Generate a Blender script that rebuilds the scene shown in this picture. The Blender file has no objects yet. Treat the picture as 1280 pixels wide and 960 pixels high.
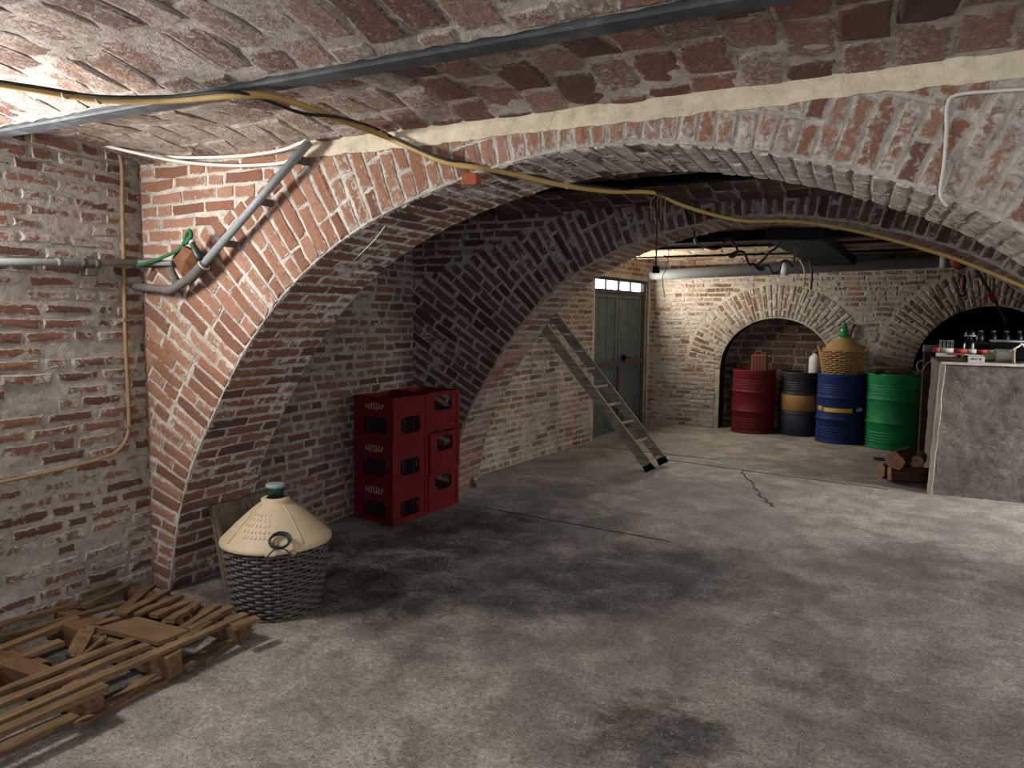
import bpy, bmesh, math, random
import numpy as np
from mathutils import Vector, Matrix, noise as mnoise

random.seed(7)
SC = bpy.context.scene
COL = SC.collection

# ------------------------------------------------------------------ camera
FPX, HY, VX, ROLL, CAMH = 900.0, 398.0, 1080.0, math.radians(0.5), 1.55
PITCH = math.atan((480 - HY) / FPX)
YAW = math.atan((VX - 640) / (FPX / math.cos(PITCH)))
_f = np.array([-math.sin(YAW) * math.cos(PITCH), math.cos(YAW) * math.cos(PITCH), -math.sin(PITCH)])
_r = np.cross(_f, [0, 0, 1.0]); _r /= np.linalg.norm(_r)
_u = np.cross(_r, _f)
CR = math.cos(ROLL) * _r + math.sin(ROLL) * _u
CU = -math.sin(ROLL) * _r + math.cos(ROLL) * _u
EYE = np.array([0, 0, CAMH])
cam = bpy.data.cameras.new('camera')
cam.sensor_width = 36.0
cam.lens = FPX / 1280.0 * 36.0
cam.clip_start = 0.05
cam.clip_end = 100
camo = bpy.data.objects.new('camera', cam)
COL.objects.link(camo)
camo.matrix_world = Matrix(((CR[0], CU[0], -_f[0], 0), (CR[1], CU[1], -_f[1], 0), (CR[2], CU[2], -_f[2], CAMH), (0, 0, 0, 1)))
SC.camera = camo

# ------------------------------------------------------------------ world, exposure, lights
wd = bpy.data.worlds.new('world'); SC.world = wd
wd.use_nodes = True
wd.node_tree.nodes['Background'].inputs[0].default_value = (0.75, 0.85, 1.0, 1)
wd.node_tree.nodes['Background'].inputs[1].default_value = 0.6
SC.view_settings.view_transform = 'Standard'
SC.view_settings.look = 'None'
SC.view_settings.exposure = 0.14
SC.view_settings.gamma = 1.0
SC.view_settings.use_curve_mapping = False


def area(name, loc, aim, sx, sy, power, color, spread=180):
    l = bpy.data.lights.new(name, 'AREA')
    l.shape = 'RECTANGLE'; l.size = sx; l.size_y = sy
    l.energy = power; l.color = color; l.spread = math.radians(spread)
    o = bpy.data.objects.new(name, l); COL.objects.link(o)
    o.location = loc
    d = Vector(aim) - Vector(loc)
    o.rotation_euler = d.to_track_quat('-Z', 'Y').to_euler()
    return o


# lights for an assumed window high at left, an assumed doorway behind the camera,
# and the glazed fanlight over the far door; two fill lights added on the unseen right
area('assumed_window_light', (-3.38, 1.30, 2.04), (-0.9, 2.3, 1.75), 0.42, 0.34, 62, (1.0, 0.97, 0.94))  # window is assumed; the left wall here is built solid
area('assumed_doorway_light', (0.75, -1.45, 1.35), (-0.3, 2.8, 0.2), 1.7, 1.9, 92, (0.93, 0.96, 1.0))  # assumed doorway, no opening is modelled in the rear wall
area('fanlight_light', (-2.84, 9.35, 2.0), (-0.6, 9.3, 2.25), 1.5, 0.16, 82, (1.0, 0.93, 0.82))
area('far_fill_light', (3.2, 6.7, 1.8), (0.3, 6.9, 0.0), 1.3, 1.2, 62, (0.97, 0.98, 1.0), 105)  # added fill for the far floor, spread kept off the back wall
area('middle_fill_light', (1.72, 4.25, 1.55), (0.2, 4.1, 1.0), 1.2, 0.9, 19, (0.97, 0.98, 1.0), 150)  # unseen fill added to brighten the middle bay and its vault


# ------------------------------------------------------------------ helpers: picture point -> place in the room
def ray(px, py):
    return CR * (px - 640) / FPX - CU * (py - 480) / FPX + _f


def gz(px, py, z=0.0):
    d = ray(px, py); return Vector(EYE + d * ((z - CAMH) / d[2]))


def gy(px, py, y):
    d = ray(px, py); return Vector(EYE + d * (y / d[1]))


def gx(px, py, x):
    d = ray(px, py); return Vector(EYE + d * (x / d[0]))


def gpl(px, py, p0, n):
    d = ray(px, py); n = np.array(n); p0 = np.array(p0)
    return Vector(EYE + d * (((p0 - EYE) @ n) / (d @ n)))


def psize(p):
    q = np.array(p) - EYE
    return max(q @ _f, 0.05)


def inframe(p, m=60):
    q = np.array(p) - EYE
    z = q @ _f
    if z < 0.1: return False
    x = 640 + FPX * (q @ CR) / z; y = 480 - FPX * (q @ CU) / z
    return -m < x < 1280 + m and -m < y < 960 + m


# ------------------------------------------------------------------ helpers: materials
def lin(h):
    h = h.lstrip('#'); c = [int(h[i:i + 2], 16) / 255 for i in (0, 2, 4)]
    return tuple((x / 12.92 if x <= 0.04045 else ((x + 0.055) / 1.055) ** 2.4) for x in c) + (1.0,)


class NT:
    def __init__(s, name):
        s.m = bpy.data.materials.new(name); s.m.use_nodes = True
        s.t = s.m.node_tree; s.t.nodes.clear()
        s.out = s.n('ShaderNodeOutputMaterial')
        s.b = s.n('ShaderNodeBsdfPrincipled')
        s.l(s.b.outputs[0], s.out.inputs[0])

    def n(s, t, **k):
        x = s.t.nodes.new(t)
        for a, v in k.items(): setattr(x, a, v)
        return x

    def l(s, a, b):
        s.t.links.new(a, b)

    def setin(s, sock, v):
        if hasattr(v, 'links') or isinstance(v, bpy.types.NodeSocket): s.l(v, sock)
        else: sock.default_value = v

    def pos(s):
        return s.n('ShaderNodeNewGeometry').outputs['Position']

    def obj(s):
        return s.n('ShaderNodeTexCoord').outputs['Object']

    def mapv(s, v, scale=(1, 1, 1), rot=(0, 0, 0), loc=(0, 0, 0)):
        m = s.n('ShaderNodeMapping'); s.l(v, m.inputs[0])
        m.inputs['Scale'].default_value = scale; m.inputs['Rotation'].default_value = rot; m.inputs['Location'].default_value = loc
        return m.outputs[0]

    def noise(s, v, scale, detail=4, rough=0.55, dist=0.0):
        x = s.n('ShaderNodeTexNoise'); s.l(v, x.inputs['Vector'])
        x.inputs['Scale'].default_value = scale; x.inputs['Detail'].default_value = detail
        x.inputs['Roughness'].default_value = rough; x.inputs['Distortion'].default_value = dist
        return x.outputs['Fac']

    def voro(s, v, scale, feat='F1'):
        x = s.n('ShaderNodeTexVoronoi', feature=feat); s.l(v, x.inputs['Vector']); x.inputs['Scale'].default_value = scale
        return x.outputs['Distance']

    def math(s, op, a, b=0.0, c=None):
        x = s.n('ShaderNodeMath', operation=op)
        s.setin(x.inputs[0], a); s.setin(x.inputs[1], b)
        if c is not None: s.setin(x.inputs[2], c)
        return x.outputs[0]

    def ramp(s, f, stops, interp='LINEAR'):
        x = s.n('ShaderNodeValToRGB'); s.l(f, x.inputs[0]); e = x.color_ramp; e.interpolation = interp
        while len(e.elements) < len(stops): e.elements.new(0.5)
        for i, (p, c) in enumerate(stops):
            e.elements[i].position = p
            e.elements[i].color = (c, c, c, 1) if isinstance(c, (int, float)) else c
        return x.outputs[0]

    def mix(s, f, a, b, mode='MIX'):
        x = s.n('ShaderNodeMix', data_type='RGBA', blend_type=mode)
        s.setin(x.inputs[0], f); s.setin(x.inputs[6], a); s.setin(x.inputs[7], b)
        return x.outputs[2]

    def attr(s, name):
        return s.n('ShaderNodeAttribute', attribute_name=name).outputs['Fac']

    def orand(s):
        return s.n('ShaderNodeObjectInfo').outputs['Random']

    def bump(s, h, strength=0.5, dist=0.01):
        x = s.n('ShaderNodeBump'); s.l(h, x.inputs['Height']); x.inputs['Strength'].default_value = strength
        x.inputs['Distance'].default_value = dist
        s.l(x.outputs[0], s.b.inputs['Normal'])

    def done(s, color=None, rough=None, metal=None, spec=None):
        if color is not None: s.setin(s.b.inputs['Base Color'], color)
        if rough is not None: s.setin(s.b.inputs['Roughness'], rough)
        if metal is not None: s.setin(s.b.inputs['Metallic'], metal)
        if spec is not None: s.setin(s.b.inputs['Specular IOR Level'], spec)
        return s.m


def m_brick(name, reds, wash, wash_amt, ragged=0.55, bump=0.6, grad=None, patchw=1.5, rs=26, soft=(0.40, 0.56, 1.0)):
    """fired brick with lime wash left on it; reds three linear colours, wash two."""
    t = NT(name); p = t.pos()
    rnd = t.math('FRACT', t.math('ADD', t.math('MULTIPLY', t.attr('rnd'), 3.7), t.orand()))
    red = t.ramp(rnd, [(0.0, reds[0]), (0.35, reds[1]), (0.7, reds[2]), (1.0, reds[1])])
    n1 = t.noise(p, 34, 5, 0.65)
    red = t.mix(t.ramp(n1, [(0.35, 0.0), (0.7, 0.5)]), red, reds[0])
    fine = t.noise(p, 130, 3, 0.6)
    red = t.mix(t.ramp(fine, [(0.3, 0.35), (0.5, 0.0)]), red, (0.02, 0.012, 0.01, 1))
    # lime: more at the brick's edges, and in patches
    patch = t.noise(p, 2.3, 4, 0.6)
    rag = t.noise(p, rs, 6, 0.70, 0.6)
    edge = t.attr('edge')
    f = t.math('ADD', t.math('MULTIPLY', t.math('SUBTRACT', 1.0, edge), ragged), t.math('MULTIPLY', t.math('SUBTRACT', patch, 0.5), patchw))
    f = t.math('ADD', f, t.math('MULTIPLY', t.math('SUBTRACT', rag, 0.5), 1.9))
    f = t.math('ADD', f, t.math('MULTIPLY', t.math('SUBTRACT', rnd, 0.5), 0.35))
    f = t.math('ADD', f, wash_amt)
    if grad:
        sx = t.n('ShaderNodeSeparateXYZ'); t.l(p, sx.inputs[0])
        g = t.n('ShaderNodeMapRange'); t.l(sx.outputs[grad[0]], g.inputs[0])
        g.inputs[1].default_value = grad[1]; g.inputs[2].default_value = grad[2]
        g.inputs[3].default_value = grad[3]; g.inputs[4].default_value = grad[4]
        f = t.math('ADD', f, g.outputs[0])
    msk = t.ramp(f, [(soft[0], 0.0), (soft[1], soft[2])])
    w = t.ramp(t.noise(p, 17, 5, 0.7), [(0.3, wash[0]), (0.7, wash[1])])
    w = t.mix(t.ramp(t.noise(p, 75, 4, 0.7), [(0.32, 0.7), (0.46, 0.0)]), w, reds[0])
    col = t.mix(msk, red, w)
    h = t.math('ADD', t.math('MULTIPLY', n1, 0.5), t.math('ADD', t.math('MULTIPLY', fine, 0.35), t.math('MULTIPLY', msk, 0.25)))
    t.bump(h, bump, 0.012)
    return t.done(col, 0.92, 0, 0.15)


def m_mortar(name, c0, c1, dark=(0.03, 0.026, 0.022, 1), pits=0.5, bump=0.8, scale=1.0):
    t = NT(name); p = t.pos()
    n1 = t.noise(p, 3.0 * scale, 5, 0.65); n2 = t.noise(p, 28 * scale, 6, 0.7, 0.5); n3 = t.noise(p, 120, 3, 0.6)
    c = t.ramp(t.math('ADD', t.math('MULTIPLY', n1, 0.5), t.math('MULTIPLY', n2, 0.5)), [(0.36, c0), (0.62, c1)])
    c = t.mix(t.ramp(n2, [(0.28, pits), (0.42, 0.0)]), c, dark)
    h = t.math('ADD', t.math('MULTIPLY', n2, 0.7), t.math('MULTIPLY', n3, 0.3))
    t.bump(h, bump, 0.015)
    return t.done(c, 0.95, 0, 0.1)


def m_paint(name, c, worn=(0.05, 0.04, 0.035, 1), amt=0.35, rough=0.5, scale=9, spec=0.4, metal=0.0, bump=0.15):
    t = NT(name); p = t.pos()
    n = t.noise(p, scale, 6, 0.7, 0.4); n2 = t.noise(p, scale * 6, 4, 0.6)
    col = t.mix(t.ramp(n, [(0.45, 0.0), (0.8, amt)]), c, worn)
    col = t.mix(t.ramp(n2, [(0.28, amt), (0.42, 0.0)]), col, tuple(x * 0.45 for x in c[:3]) + (1,))
    t.bump(n2, bump, 0.004)
    t.l(t.ramp(n, [(0.3, rough), (0.75, min(1, rough + 0.3))]), t.b.inputs['Roughness'])
    return t.done(col, None, metal, spec)


def m_wood(name, c0, c1, rough=0.85, along='x', sc=1.0):
    t = NT(name); p = t.obj()
    s = {'x': (3, 45, 45), 'y': (45, 3, 45), 'z': (45, 45, 3)}[along]
    g = t.noise(t.mapv(p, tuple(a * sc for a in s)), 1.0, 5, 0.65, 0.6)
    big = t.noise(t.pos(), 5, 4, 0.6)
    c = t.ramp(g, [(0.28, c0), (0.7, c1)])
    c = t.mix(t.math('MULTIPLY', t.orand(), 0.4), c, c0)
    c = t.mix(t.ramp(big, [(0.35, 0.0), (0.75, 0.55)]), c, tuple(x * 0.5 for x in c0[:3]) + (1,))
    t.bump(g, 0.5, 0.006)
    return t.done(c, rough, 0, 0.2)


# bricks and limes of the three bays
R_NEAR = [lin('#58413a'), lin('#7d594b'), lin('#8c6755')]
R_ARCH = [lin('#6d4e41'), lin('#8c644e'), lin('#9f7a66')]
R_CEIL = [lin('#5c463d'), lin('#865f50'), lin('#9a7767')]
R_FAR = [lin('#5f4636'), lin('#80614b'), lin('#94765c')]
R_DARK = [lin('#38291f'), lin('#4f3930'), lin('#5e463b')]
BM_left = m_brick('brick_left_wall', R_NEAR, (lin('#878077'), lin('#b4aca0')), 0.24, 0.72)
BM_arch = m_brick('brick_arch', R_ARCH, (lin('#8f867c'), lin('#c9c0b4')), 0.07, 0.55, 0.8, ('X', -2.2, 0.2, 0.0, 0.30), 0.9, 34, (0.34, 0.66, 0.9))
BM_soffit = m_brick('brick_soffit', R_NEAR, (lin('#8f867c'), lin('#d6cfc6')), 0.12, 0.48, 0.7, ('X', -2.0, -0.4, 0.0, 0.6))
BM_ceil = m_brick('brick_vault', R_CEIL, (lin('#857a70'), lin('#beb3a8')), 0.16, 0.40, 1.0, ('X', -2.6, 0.3, 0.30, 0.02), 0.7, 52, (0.30, 0.68, 0.92))
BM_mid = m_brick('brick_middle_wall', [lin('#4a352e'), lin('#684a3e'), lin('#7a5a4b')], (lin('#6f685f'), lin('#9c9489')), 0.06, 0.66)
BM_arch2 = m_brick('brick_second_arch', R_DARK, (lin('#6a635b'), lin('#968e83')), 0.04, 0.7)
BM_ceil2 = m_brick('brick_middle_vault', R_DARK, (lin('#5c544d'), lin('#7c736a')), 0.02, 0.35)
BM_soff2 = m_brick('brick_second_soffit', R_NEAR, (lin('#6a635b'), lin('#948b80')), 0.16, 0.6)
BM_far = m_brick('brick_far_wall', R_FAR, (lin('#867b68'), lin('#aea38f')), 0.26, 0.55, 0.9, None, 1.3, 30, (0.34, 0.66, 0.92))
BM_back = m_brick('brick_back_wall', R_FAR, (lin('#85827a'), lin('#aeaaa0')), 0.44, 0.5, 0.9, None, 1.3, 30, (0.34, 0.66, 0.92))
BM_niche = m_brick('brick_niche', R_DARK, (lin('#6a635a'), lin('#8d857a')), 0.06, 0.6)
MM_left = m_mortar('lime_mortar_left', lin('#817a71'), lin('#b2aa9e'))
MM_arch = m_mortar('lime_mortar_arch', lin('#8a8178'), lin('#c4bbaf'))
MM_ceil = m_mortar('lime_mortar_vault', lin('#7d736a'), lin('#b8ada2'))
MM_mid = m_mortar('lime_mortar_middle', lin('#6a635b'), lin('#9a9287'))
MM_far = m_mortar('lime_mortar_far', lin('#7d7567'), lin('#aaa192'))
MM_niche = m_mortar('mortar_niche', lin('#4a453f'), lin('#7a736a'))


# ------------------------------------------------------------------ helpers: meshes
class MB:
    def __init__(s):
        s.v = []; s.f = []; s.edge = None; s.rnd = None; s.sm = []

    def add(s, vs, fs, smooth=False):
        b = len(s.v); s.v.extend([tuple(v) for v in vs])
        for f in fs:
            s.f.append(tuple(b + i for i in f)); s.sm.append(smooth)
        return b

    def box(s, c, sz, rot=None, taper=0.0, jit=0.0):
        hx, hy, hz = sz[0] / 2, sz[1] / 2, sz[2] / 2
        vs = []
        for z in (-1, 1):
            for x, y in ((-1, -1), (1, -1), (1, 1), (-1, 1)):
                k = 1 - taper if z > 0 else 1
                v = Vector((x * hx * k, y * hy * k, z * hz))
                if jit: v += Vector((random.uniform(-jit, jit), random.uniform(-jit, jit), random.uniform(-jit, jit)))
                if rot is not None: v = rot @ v
                vs.append(v + Vector(c))
        s.add(vs, [(3, 2, 1, 0), (4, 5, 6, 7), (0, 1, 5, 4), (1, 2, 6, 5), (2, 3, 7, 6), (3, 0, 4, 7)])

    def bar(s, p0, p1, w, h, up=(0, 0, 1), jit=0.0, segs=1):
        p0 = Vector(p0); p1 = Vector(p1); d = (p1 - p0)
        x = d.normalized(); u = Vector(up)
        y = u.cross(x).normalized(); z = x.cross(y)
        vs = []
        for i in range(segs + 1):
            c = p0 + d * i / segs
            for a, b in ((-1, -1), (1, -1), (1, 1), (-1, 1)):
                v = c + y * a * w / 2 + z * b * h / 2
                if jit: v += Vector([random.uniform(-jit, jit) for _ in range(3)])
                vs.append(v)
        fs = []
        for i in range(segs):
            for k in range(4):
                a, b = i * 4 + k, i * 4 + (k + 1) % 4
                fs.append((a, b, b + 4, a + 4))
        fs.append((3, 2, 1, 0)); n = segs * 4; fs.append((n, n + 1, n + 2, n + 3))
        s.add(vs, fs)

    def tube(s, pts, r, n=8, smooth=6, closed=False, radii=None):
        pts = [Vector(p) for p in pts]
        if smooth > 1 and len(pts) > 2:
            q = []; N = len(pts)
            rng = range(N) if closed else range(N - 1)
            for i in rng:
                a = pts[(i - 1) % N] if closed or i > 0 else pts[0] * 2 - pts[1]
                b = pts[i]; c = pts[(i + 1) % N]
                d = pts[(i + 2) % N] if closed or i + 2 < N else c * 2 - b
                for k in range(smooth):
                    t = k / smooth
                    q.append(0.5 * ((2 * b) + (c - a) * t + (2 * a - 5 * b + 4 * c - d) * t * t + (3 * b - a - 3 * c + d) * t ** 3))
            if not closed: q.append(pts[-1])
            pts = q
        N = len(pts); vs = []
        ref = None
        for i in range(N):
            t = (pts[(i + 1) % N] - pts[i - 1]) if closed else (pts[min(i + 1, N - 1)] - pts[max(i - 1, 0)])
            t.normalize()
            if ref is None:
                ref = Vector((0, 0, 1)) if abs(t.z) < 0.9 else Vector((1, 0, 0))
            ref = (ref - t * ref.dot(t)).normalized()
            w = t.cross(ref)
            rr = r if radii is None else radii[min(len(radii) - 1, int(i * len(radii) / N))]
            for k in range(n):
                a = 2 * math.pi * k / n
                vs.append(pts[i] + ref * math.cos(a) * rr + w * math.sin(a) * rr)
        fs = []
        for i in range(N if closed else N - 1):
            j = (i + 1) % N
            for k in range(n):
                l = (k + 1) % n
                fs.append((i * n + k, i * n + l, j * n + l, j * n + k))
        if not closed:
            fs.append(tuple(range(n - 1, -1, -1))); fs.append(tuple((N - 1) * n + k for k in range(n)))
        s.add(vs, fs, True)

    def lathe(s, prof, c=(0, 0, 0), n=40, rot=None, smooth=True, cap=True):
        vs = []; c = Vector(c)
        for r, z in prof:
            for k in range(n):
                a = 2 * math.pi * k / n
                v = Vector((r * math.cos(a), r * math.sin(a), z))
                if rot is not None: v = rot @ v
                vs.append(v + c)
        fs = []
        for i in range(len(prof) - 1):
            for k in range(n):
                l = (k + 1) % n
                fs.append((i * n + k, i * n + l, (i + 1) * n + l, (i + 1) * n + k))
        if cap:
            fs.append(tuple(range(n - 1, -1, -1))); fs.append(tuple((len(prof) - 1) * n + k for k in range(n)))
        s.add(vs, fs, smooth)

    def prism(s, poly, ext):
        """flat polygon (3-D points) extruded by the vector ext."""
        n = len(poly); e = Vector(ext)
        vs = [Vector(p) for p in poly] + [Vector(p) + e for p in poly]
        s.add(vs, [tuple(range(n - 1, -1, -1)), tuple(range(n, 2 * n))] + [(i, (i + 1) % n, n + (i + 1) % n, n + i) for i in range(n)])

    def build(s, name, mat, parent=None, origin=None, bevel=0.0, auto=True):
        me = bpy.data.meshes.new(name)
        off = Vector(origin) if origin is not None else Vector((0, 0, 0))
        inv = None
        if parent is not None and origin is None and s.__dict__.get('world'):
            inv = parent.matrix_basis.inverted()
        vs = [tuple((inv @ Vector(v)) if inv is not None else (Vector(v) - off)) for v in s.v] if (inv is not None or origin is not None) else s.v
        me.from_pydata(vs, [], s.f)
        me.polygons.foreach_set('use_smooth', s.sm)
        if s.edge is not None:
            a = me.attributes.new('edge', 'FLOAT', 'POINT'); a.data.foreach_set('value', s.edge)
        if s.rnd is not None:
            a = me.attributes.new('rnd', 'FLOAT', 'POINT'); a.data.foreach_set('value', s.rnd)
        me.update()
        if auto:
            bm = bmesh.new(); bm.from_mesh(me); bmesh.ops.recalc_face_normals(bm, faces=bm.faces); bm.to_mesh(me); bm.free()
        me.materials.append(mat)
        o = bpy.data.objects.new(name, me); COL.objects.link(o)
        if parent is not None: o.parent = parent
        if origin is not None: o.location = off
        if bevel:
            b = o.modifiers.new('bevel', 'BEVEL'); b.width = bevel; b.segments = 2; b.limit_method = 'ANGLE'; b.angle_limit = math.radians(40)
        return o


def W():
    m = MB(); m.world = True; return m


def thing(name, label, cat, loc=(0, 0, 0), rot=(0, 0, 0), group=None):
    o = bpy.data.objects.new(name, None); COL.objects.link(o)
    o.location = loc; o.rotation_euler = rot; o.empty_display_size = 0.1
    o.matrix_basis = Matrix.Translation(Vector(loc)) @ Matrix.Rotation(rot[2], 4, 'Z') @ Matrix.Rotation(rot[1], 4, 'Y') @ Matrix.Rotation(rot[0], 4, 'X')
    return tag(o, label, cat, group)


def tag(o, label, cat=None, group=None, kind=None):
    o['label'] = label
    if cat: o['category'] = cat
    if group: o['group'] = group
    if kind: o['kind'] = kind
    return o


def struct(o, label):
    o['kind'] = 'structure'; o['label'] = label; return o


# ------------------------------------------------------------------ bricks
def brick_shape(seed, square=False):
    rnd = random.Random(seed)
    j = lambda a: rnd.uniform(-a, a)
    jx, jz = (0.05, 0.07) if square else (0.03, 0.11)
    ring = [(-.5, -.5), (0, -.5), (.5, -.5), (.5, 0), (.5, .5), (0, .5), (-.5, .5), (-.5, 0)]
    out = [(x + j(jx), z + j(jz)) for x, z in ring]
    out = [(x * (1 - 0.05 * rnd.random()), z) for x, z in out]
    vs, e = [], []
    for x, z in out: vs.append((x, -1.0, z)); e.append(0.0)
    for x, z in out: vs.append((x, 0.55 + j(0.15), z)); e.append(0.1)
    kx, kz = (0.82, 0.82) if square else (0.90, 0.70)
    for x, z in out: vs.append((x * kx + j(0.01), 1.0 + j(0.28), z * kz)); e.append(0.72)
    vs.append((j(0.1), 1.05 + j(0.25), j(0.1))); e.append(1.0)
    fs = []
    for k in range(8):
        l = (k + 1) % 8
        fs.append((k, l, 8 + l, 8 + k)); fs.append((8 + k, 8 + l, 16 + l, 16 + k)); fs.append((16 + k, 16 + l, 24))
    fs.append(tuple(range(7, -1, -1)))
    fs = [tuple(reversed(f)) for f in fs]
    return vs, fs, e


SHAPES = [brick_shape(i) for i in range(14)]
SQSHAPES = [brick_shape(100 + i, True) for i in range(12)]
_bmesh_cache = {}


def brick_data(i, sq, mat):
    k = (i, sq, mat.name)
    if k not in _bmesh_cache:
        vs, fs, e = (SQSHAPES if sq else SHAPES)[i]
        me = bpy.data.meshes.new('brick')
        me.from_pydata(vs, [], fs)
        a = me.attributes.new('edge', 'FLOAT', 'POINT'); a.data.foreach_set('value', e)
        a = me.attributes.new('rnd', 'FLOAT', 'POINT'); a.data.foreach_set('value', [i * 0.137 % 1.0] * len(vs))
        me.materials.append(mat)
        bm = bmesh.new(); bm.from_mesh(me); bmesh.ops.recalc_face_normals(bm, faces=bm.faces); bm.to_mesh(me); bm.free()
        _bmesh_cache[k] = me
    return _bmesh_cache[k]


def brick_mat4(c, x, y, z, sx, sy, sz):
    m = Matrix.Identity(4)
    for i in range(3):
        m[i][0] = x[i] * sx; m[i][1] = y[i] * sy; m[i][2] = z[i] * sz; m[i][3] = c[i]
    return m


def lay(parent, bricks, mat, sq=False, singles=300, infill='brick_infill', only_infill=False):
    """bricks: list of (centre, x, y(out), z, length, proud, height); the largest in view become objects, the rest one stuff part."""
    def score(b):
        q = psize(b[0]); return (b[4] * b[6]) / (q * q) * (1 if inframe(b[0]) else 0.001)
    bricks = sorted(bricks, key=score, reverse=True)
    n = 0 if only_infill else singles
    NV = len(SQSHAPES if sq else SHAPES)
    rest = MB(); rest.edge = []; rest.rnd = []
    for k, (c, x, y, z, L, pr, H) in enumerate(bricks):
        i = random.randrange(NV)
        m = brick_mat4(c, x, y, z, L, pr, H)
        if k < n and inframe(c, 30):
            o = bpy.data.objects.new('brick', brick_data(i, sq, mat)); COL.objects.link(o)
            o.parent = parent; o.matrix_basis = m
        else:
            vs, fs, e = (SQSHAPES if sq else SHAPES)[i]
            rest.add([m @ Vector(v) for v in vs], fs); rest.edge.extend(e); rest.rnd.extend([random.random()] * len(vs))
    if rest.v:
        o = rest.build(infill, mat, parent); o['kind'] = 'stuff'


def disp(p, amp, lo=1.0, off=0.0):
    v = Vector(p)
    return amp * (0.55 * mnoise.noise(v * 5.0 * lo + Vector((off, 0, 0))) + 0.45 * mnoise.noise(v * 17.0 * lo) + 0.35 * mnoise.noise(v * 45.0 * lo))


def sheet(mb, fn, nu, nv, amp=0.0, lo=1.0):
    """grid of points fn(u, v) -> (point, outward normal), pushed out by noise."""
    vs = []
    for i in range(nu + 1):
        for j in range(nv + 1):
            p, n = fn(i / nu, j / nv)
            p = Vector(p)
            if amp: p = p + Vector(n) * disp(p, amp, lo)
            vs.append(p)
    fs = [(i * (nv + 1) + j, (i + 1) * (nv + 1) + j, (i + 1) * (nv + 1) + j + 1, i * (nv + 1) + j + 1) for i in range(nu) for j in range(nv)]
    mb.add(vs, fs, True)


def wall_rows(org, out, length, height, z0=0.0, pitch=0.067, bl=0.25, proud=0.006, keep=None, hj=0.012, skew=0.0, hv=(0.011, 0.021), lost=0.0):
    """running bond on a plane: org is the foot, bricks run along out x up."""
    out = Vector(out).normalized(); up = Vector((0, 0, 1)); x = out.cross(up)
    res = []; r = 0; z = z0 + pitch / 2
    while z < height - 0.02:
        t = -random.uniform(0, bl)
        while t < length:
            L = bl if random.random() < 0.62 else bl / 2
            L *= random.uniform(0.93, 1.05)
            a, b = max(t, 0.0), min(t + L, length)
            if keep is not None and b > a:
                pt = lambda q: Vector(org) + x * q + up * z
                ka, kb = keep(pt(a)), keep(pt(b))
                if not ka and not kb: b = a
                elif ka != kb:
                    lo, hi = (a, b)
                    for _ in range(7):
                        md = (lo + hi) / 2
                        if keep(pt(md)) == ka: lo = md
                        else: hi = md
                    if ka: b = lo
                    else: a = hi
            if b - a > 0.04:
                c = Vector(org) + x * (a + b) / 2 + up * (z + random.uniform(-.004, .004))
                if random.random() >= lost:
                    tilt = random.uniform(-.02, .02) + skew
                    xx = (x + up * tilt).normalized()
                    res.append((c, xx, out, xx.cross(out), (b - a) - random.uniform(hj * .7, hj * 1.8), proud * random.uniform(0.6, 1.4), pitch - random.uniform(*hv)))
            t += L
        z += pitch; r += 1
    return res


# ================================================================== THE SETTING
XL = -3.566          # left wall of the first two bays
Y1, D1 = 2.69, 0.54  # first arch
Y2, D2 = 5.33, 0.50  # second arch
PROF = [(2.49, 0), (2.395, .43), (2.28, .73), (2.11, 1.02), (1.91, 1.32), (1.66, 1.60), (1.38, 1.82), (1.05, 1.99), (.67, 2.115), (.37, 2.18), (.16, 2.205), (0, 2.21)]


def profile(cx, ks, kz, kr=None):
    """smooth, evenly spaced arch line: points and outward (away from the opening) normals, left foot to right foot."""
    kr = kr or ks
    half = [(-s * ks, z * kz) for s, z in PROF]
    pts = [Vector((cx + x, 0, z)) for x, z in half] + [Vector((cx - x * kr / ks, 0, z)) for x, z in reversed(half[:-1])]
    q = []
    for i in range(len(pts) - 1):
        a = pts[i - 1] if i else pts[0] * 2 - pts[1]
        b, c = pts[i], pts[i + 1]
        d = pts[i + 2] if i + 2 < len(pts) else c * 2 - b
        for k in range(12):
            t = k / 12
            q.append(0.5 * ((2 * b) + (c - a) * t + (2 * a - 5 * b + 4 * c - d) * t * t + (3 * b - a - 3 * c + d) * t ** 3))
    q.append(pts[-1])
    cum = [0.0]
    for i in range(len(q) - 1): cum.append(cum[-1] + (q[i + 1] - q[i]).length)
    tot = cum[-1]; P = []; step = 0.0333; N = int(tot / step)
    xs = [p.x for p in q]; zs = [p.z for p in q]
    for i in range(N + 1):
        s = tot * i / N
        P.append(Vector((np.interp(s, cum, xs), 0, np.interp(s, cum, zs))))
    nor = []
    for i in range(N + 1):
        t = (P[min(i + 3, N)] - P[max(i - 3, 0)]).normalized()
        nor.append(Vector((-t.z, 0, t.x)))
    return P, nor


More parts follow.
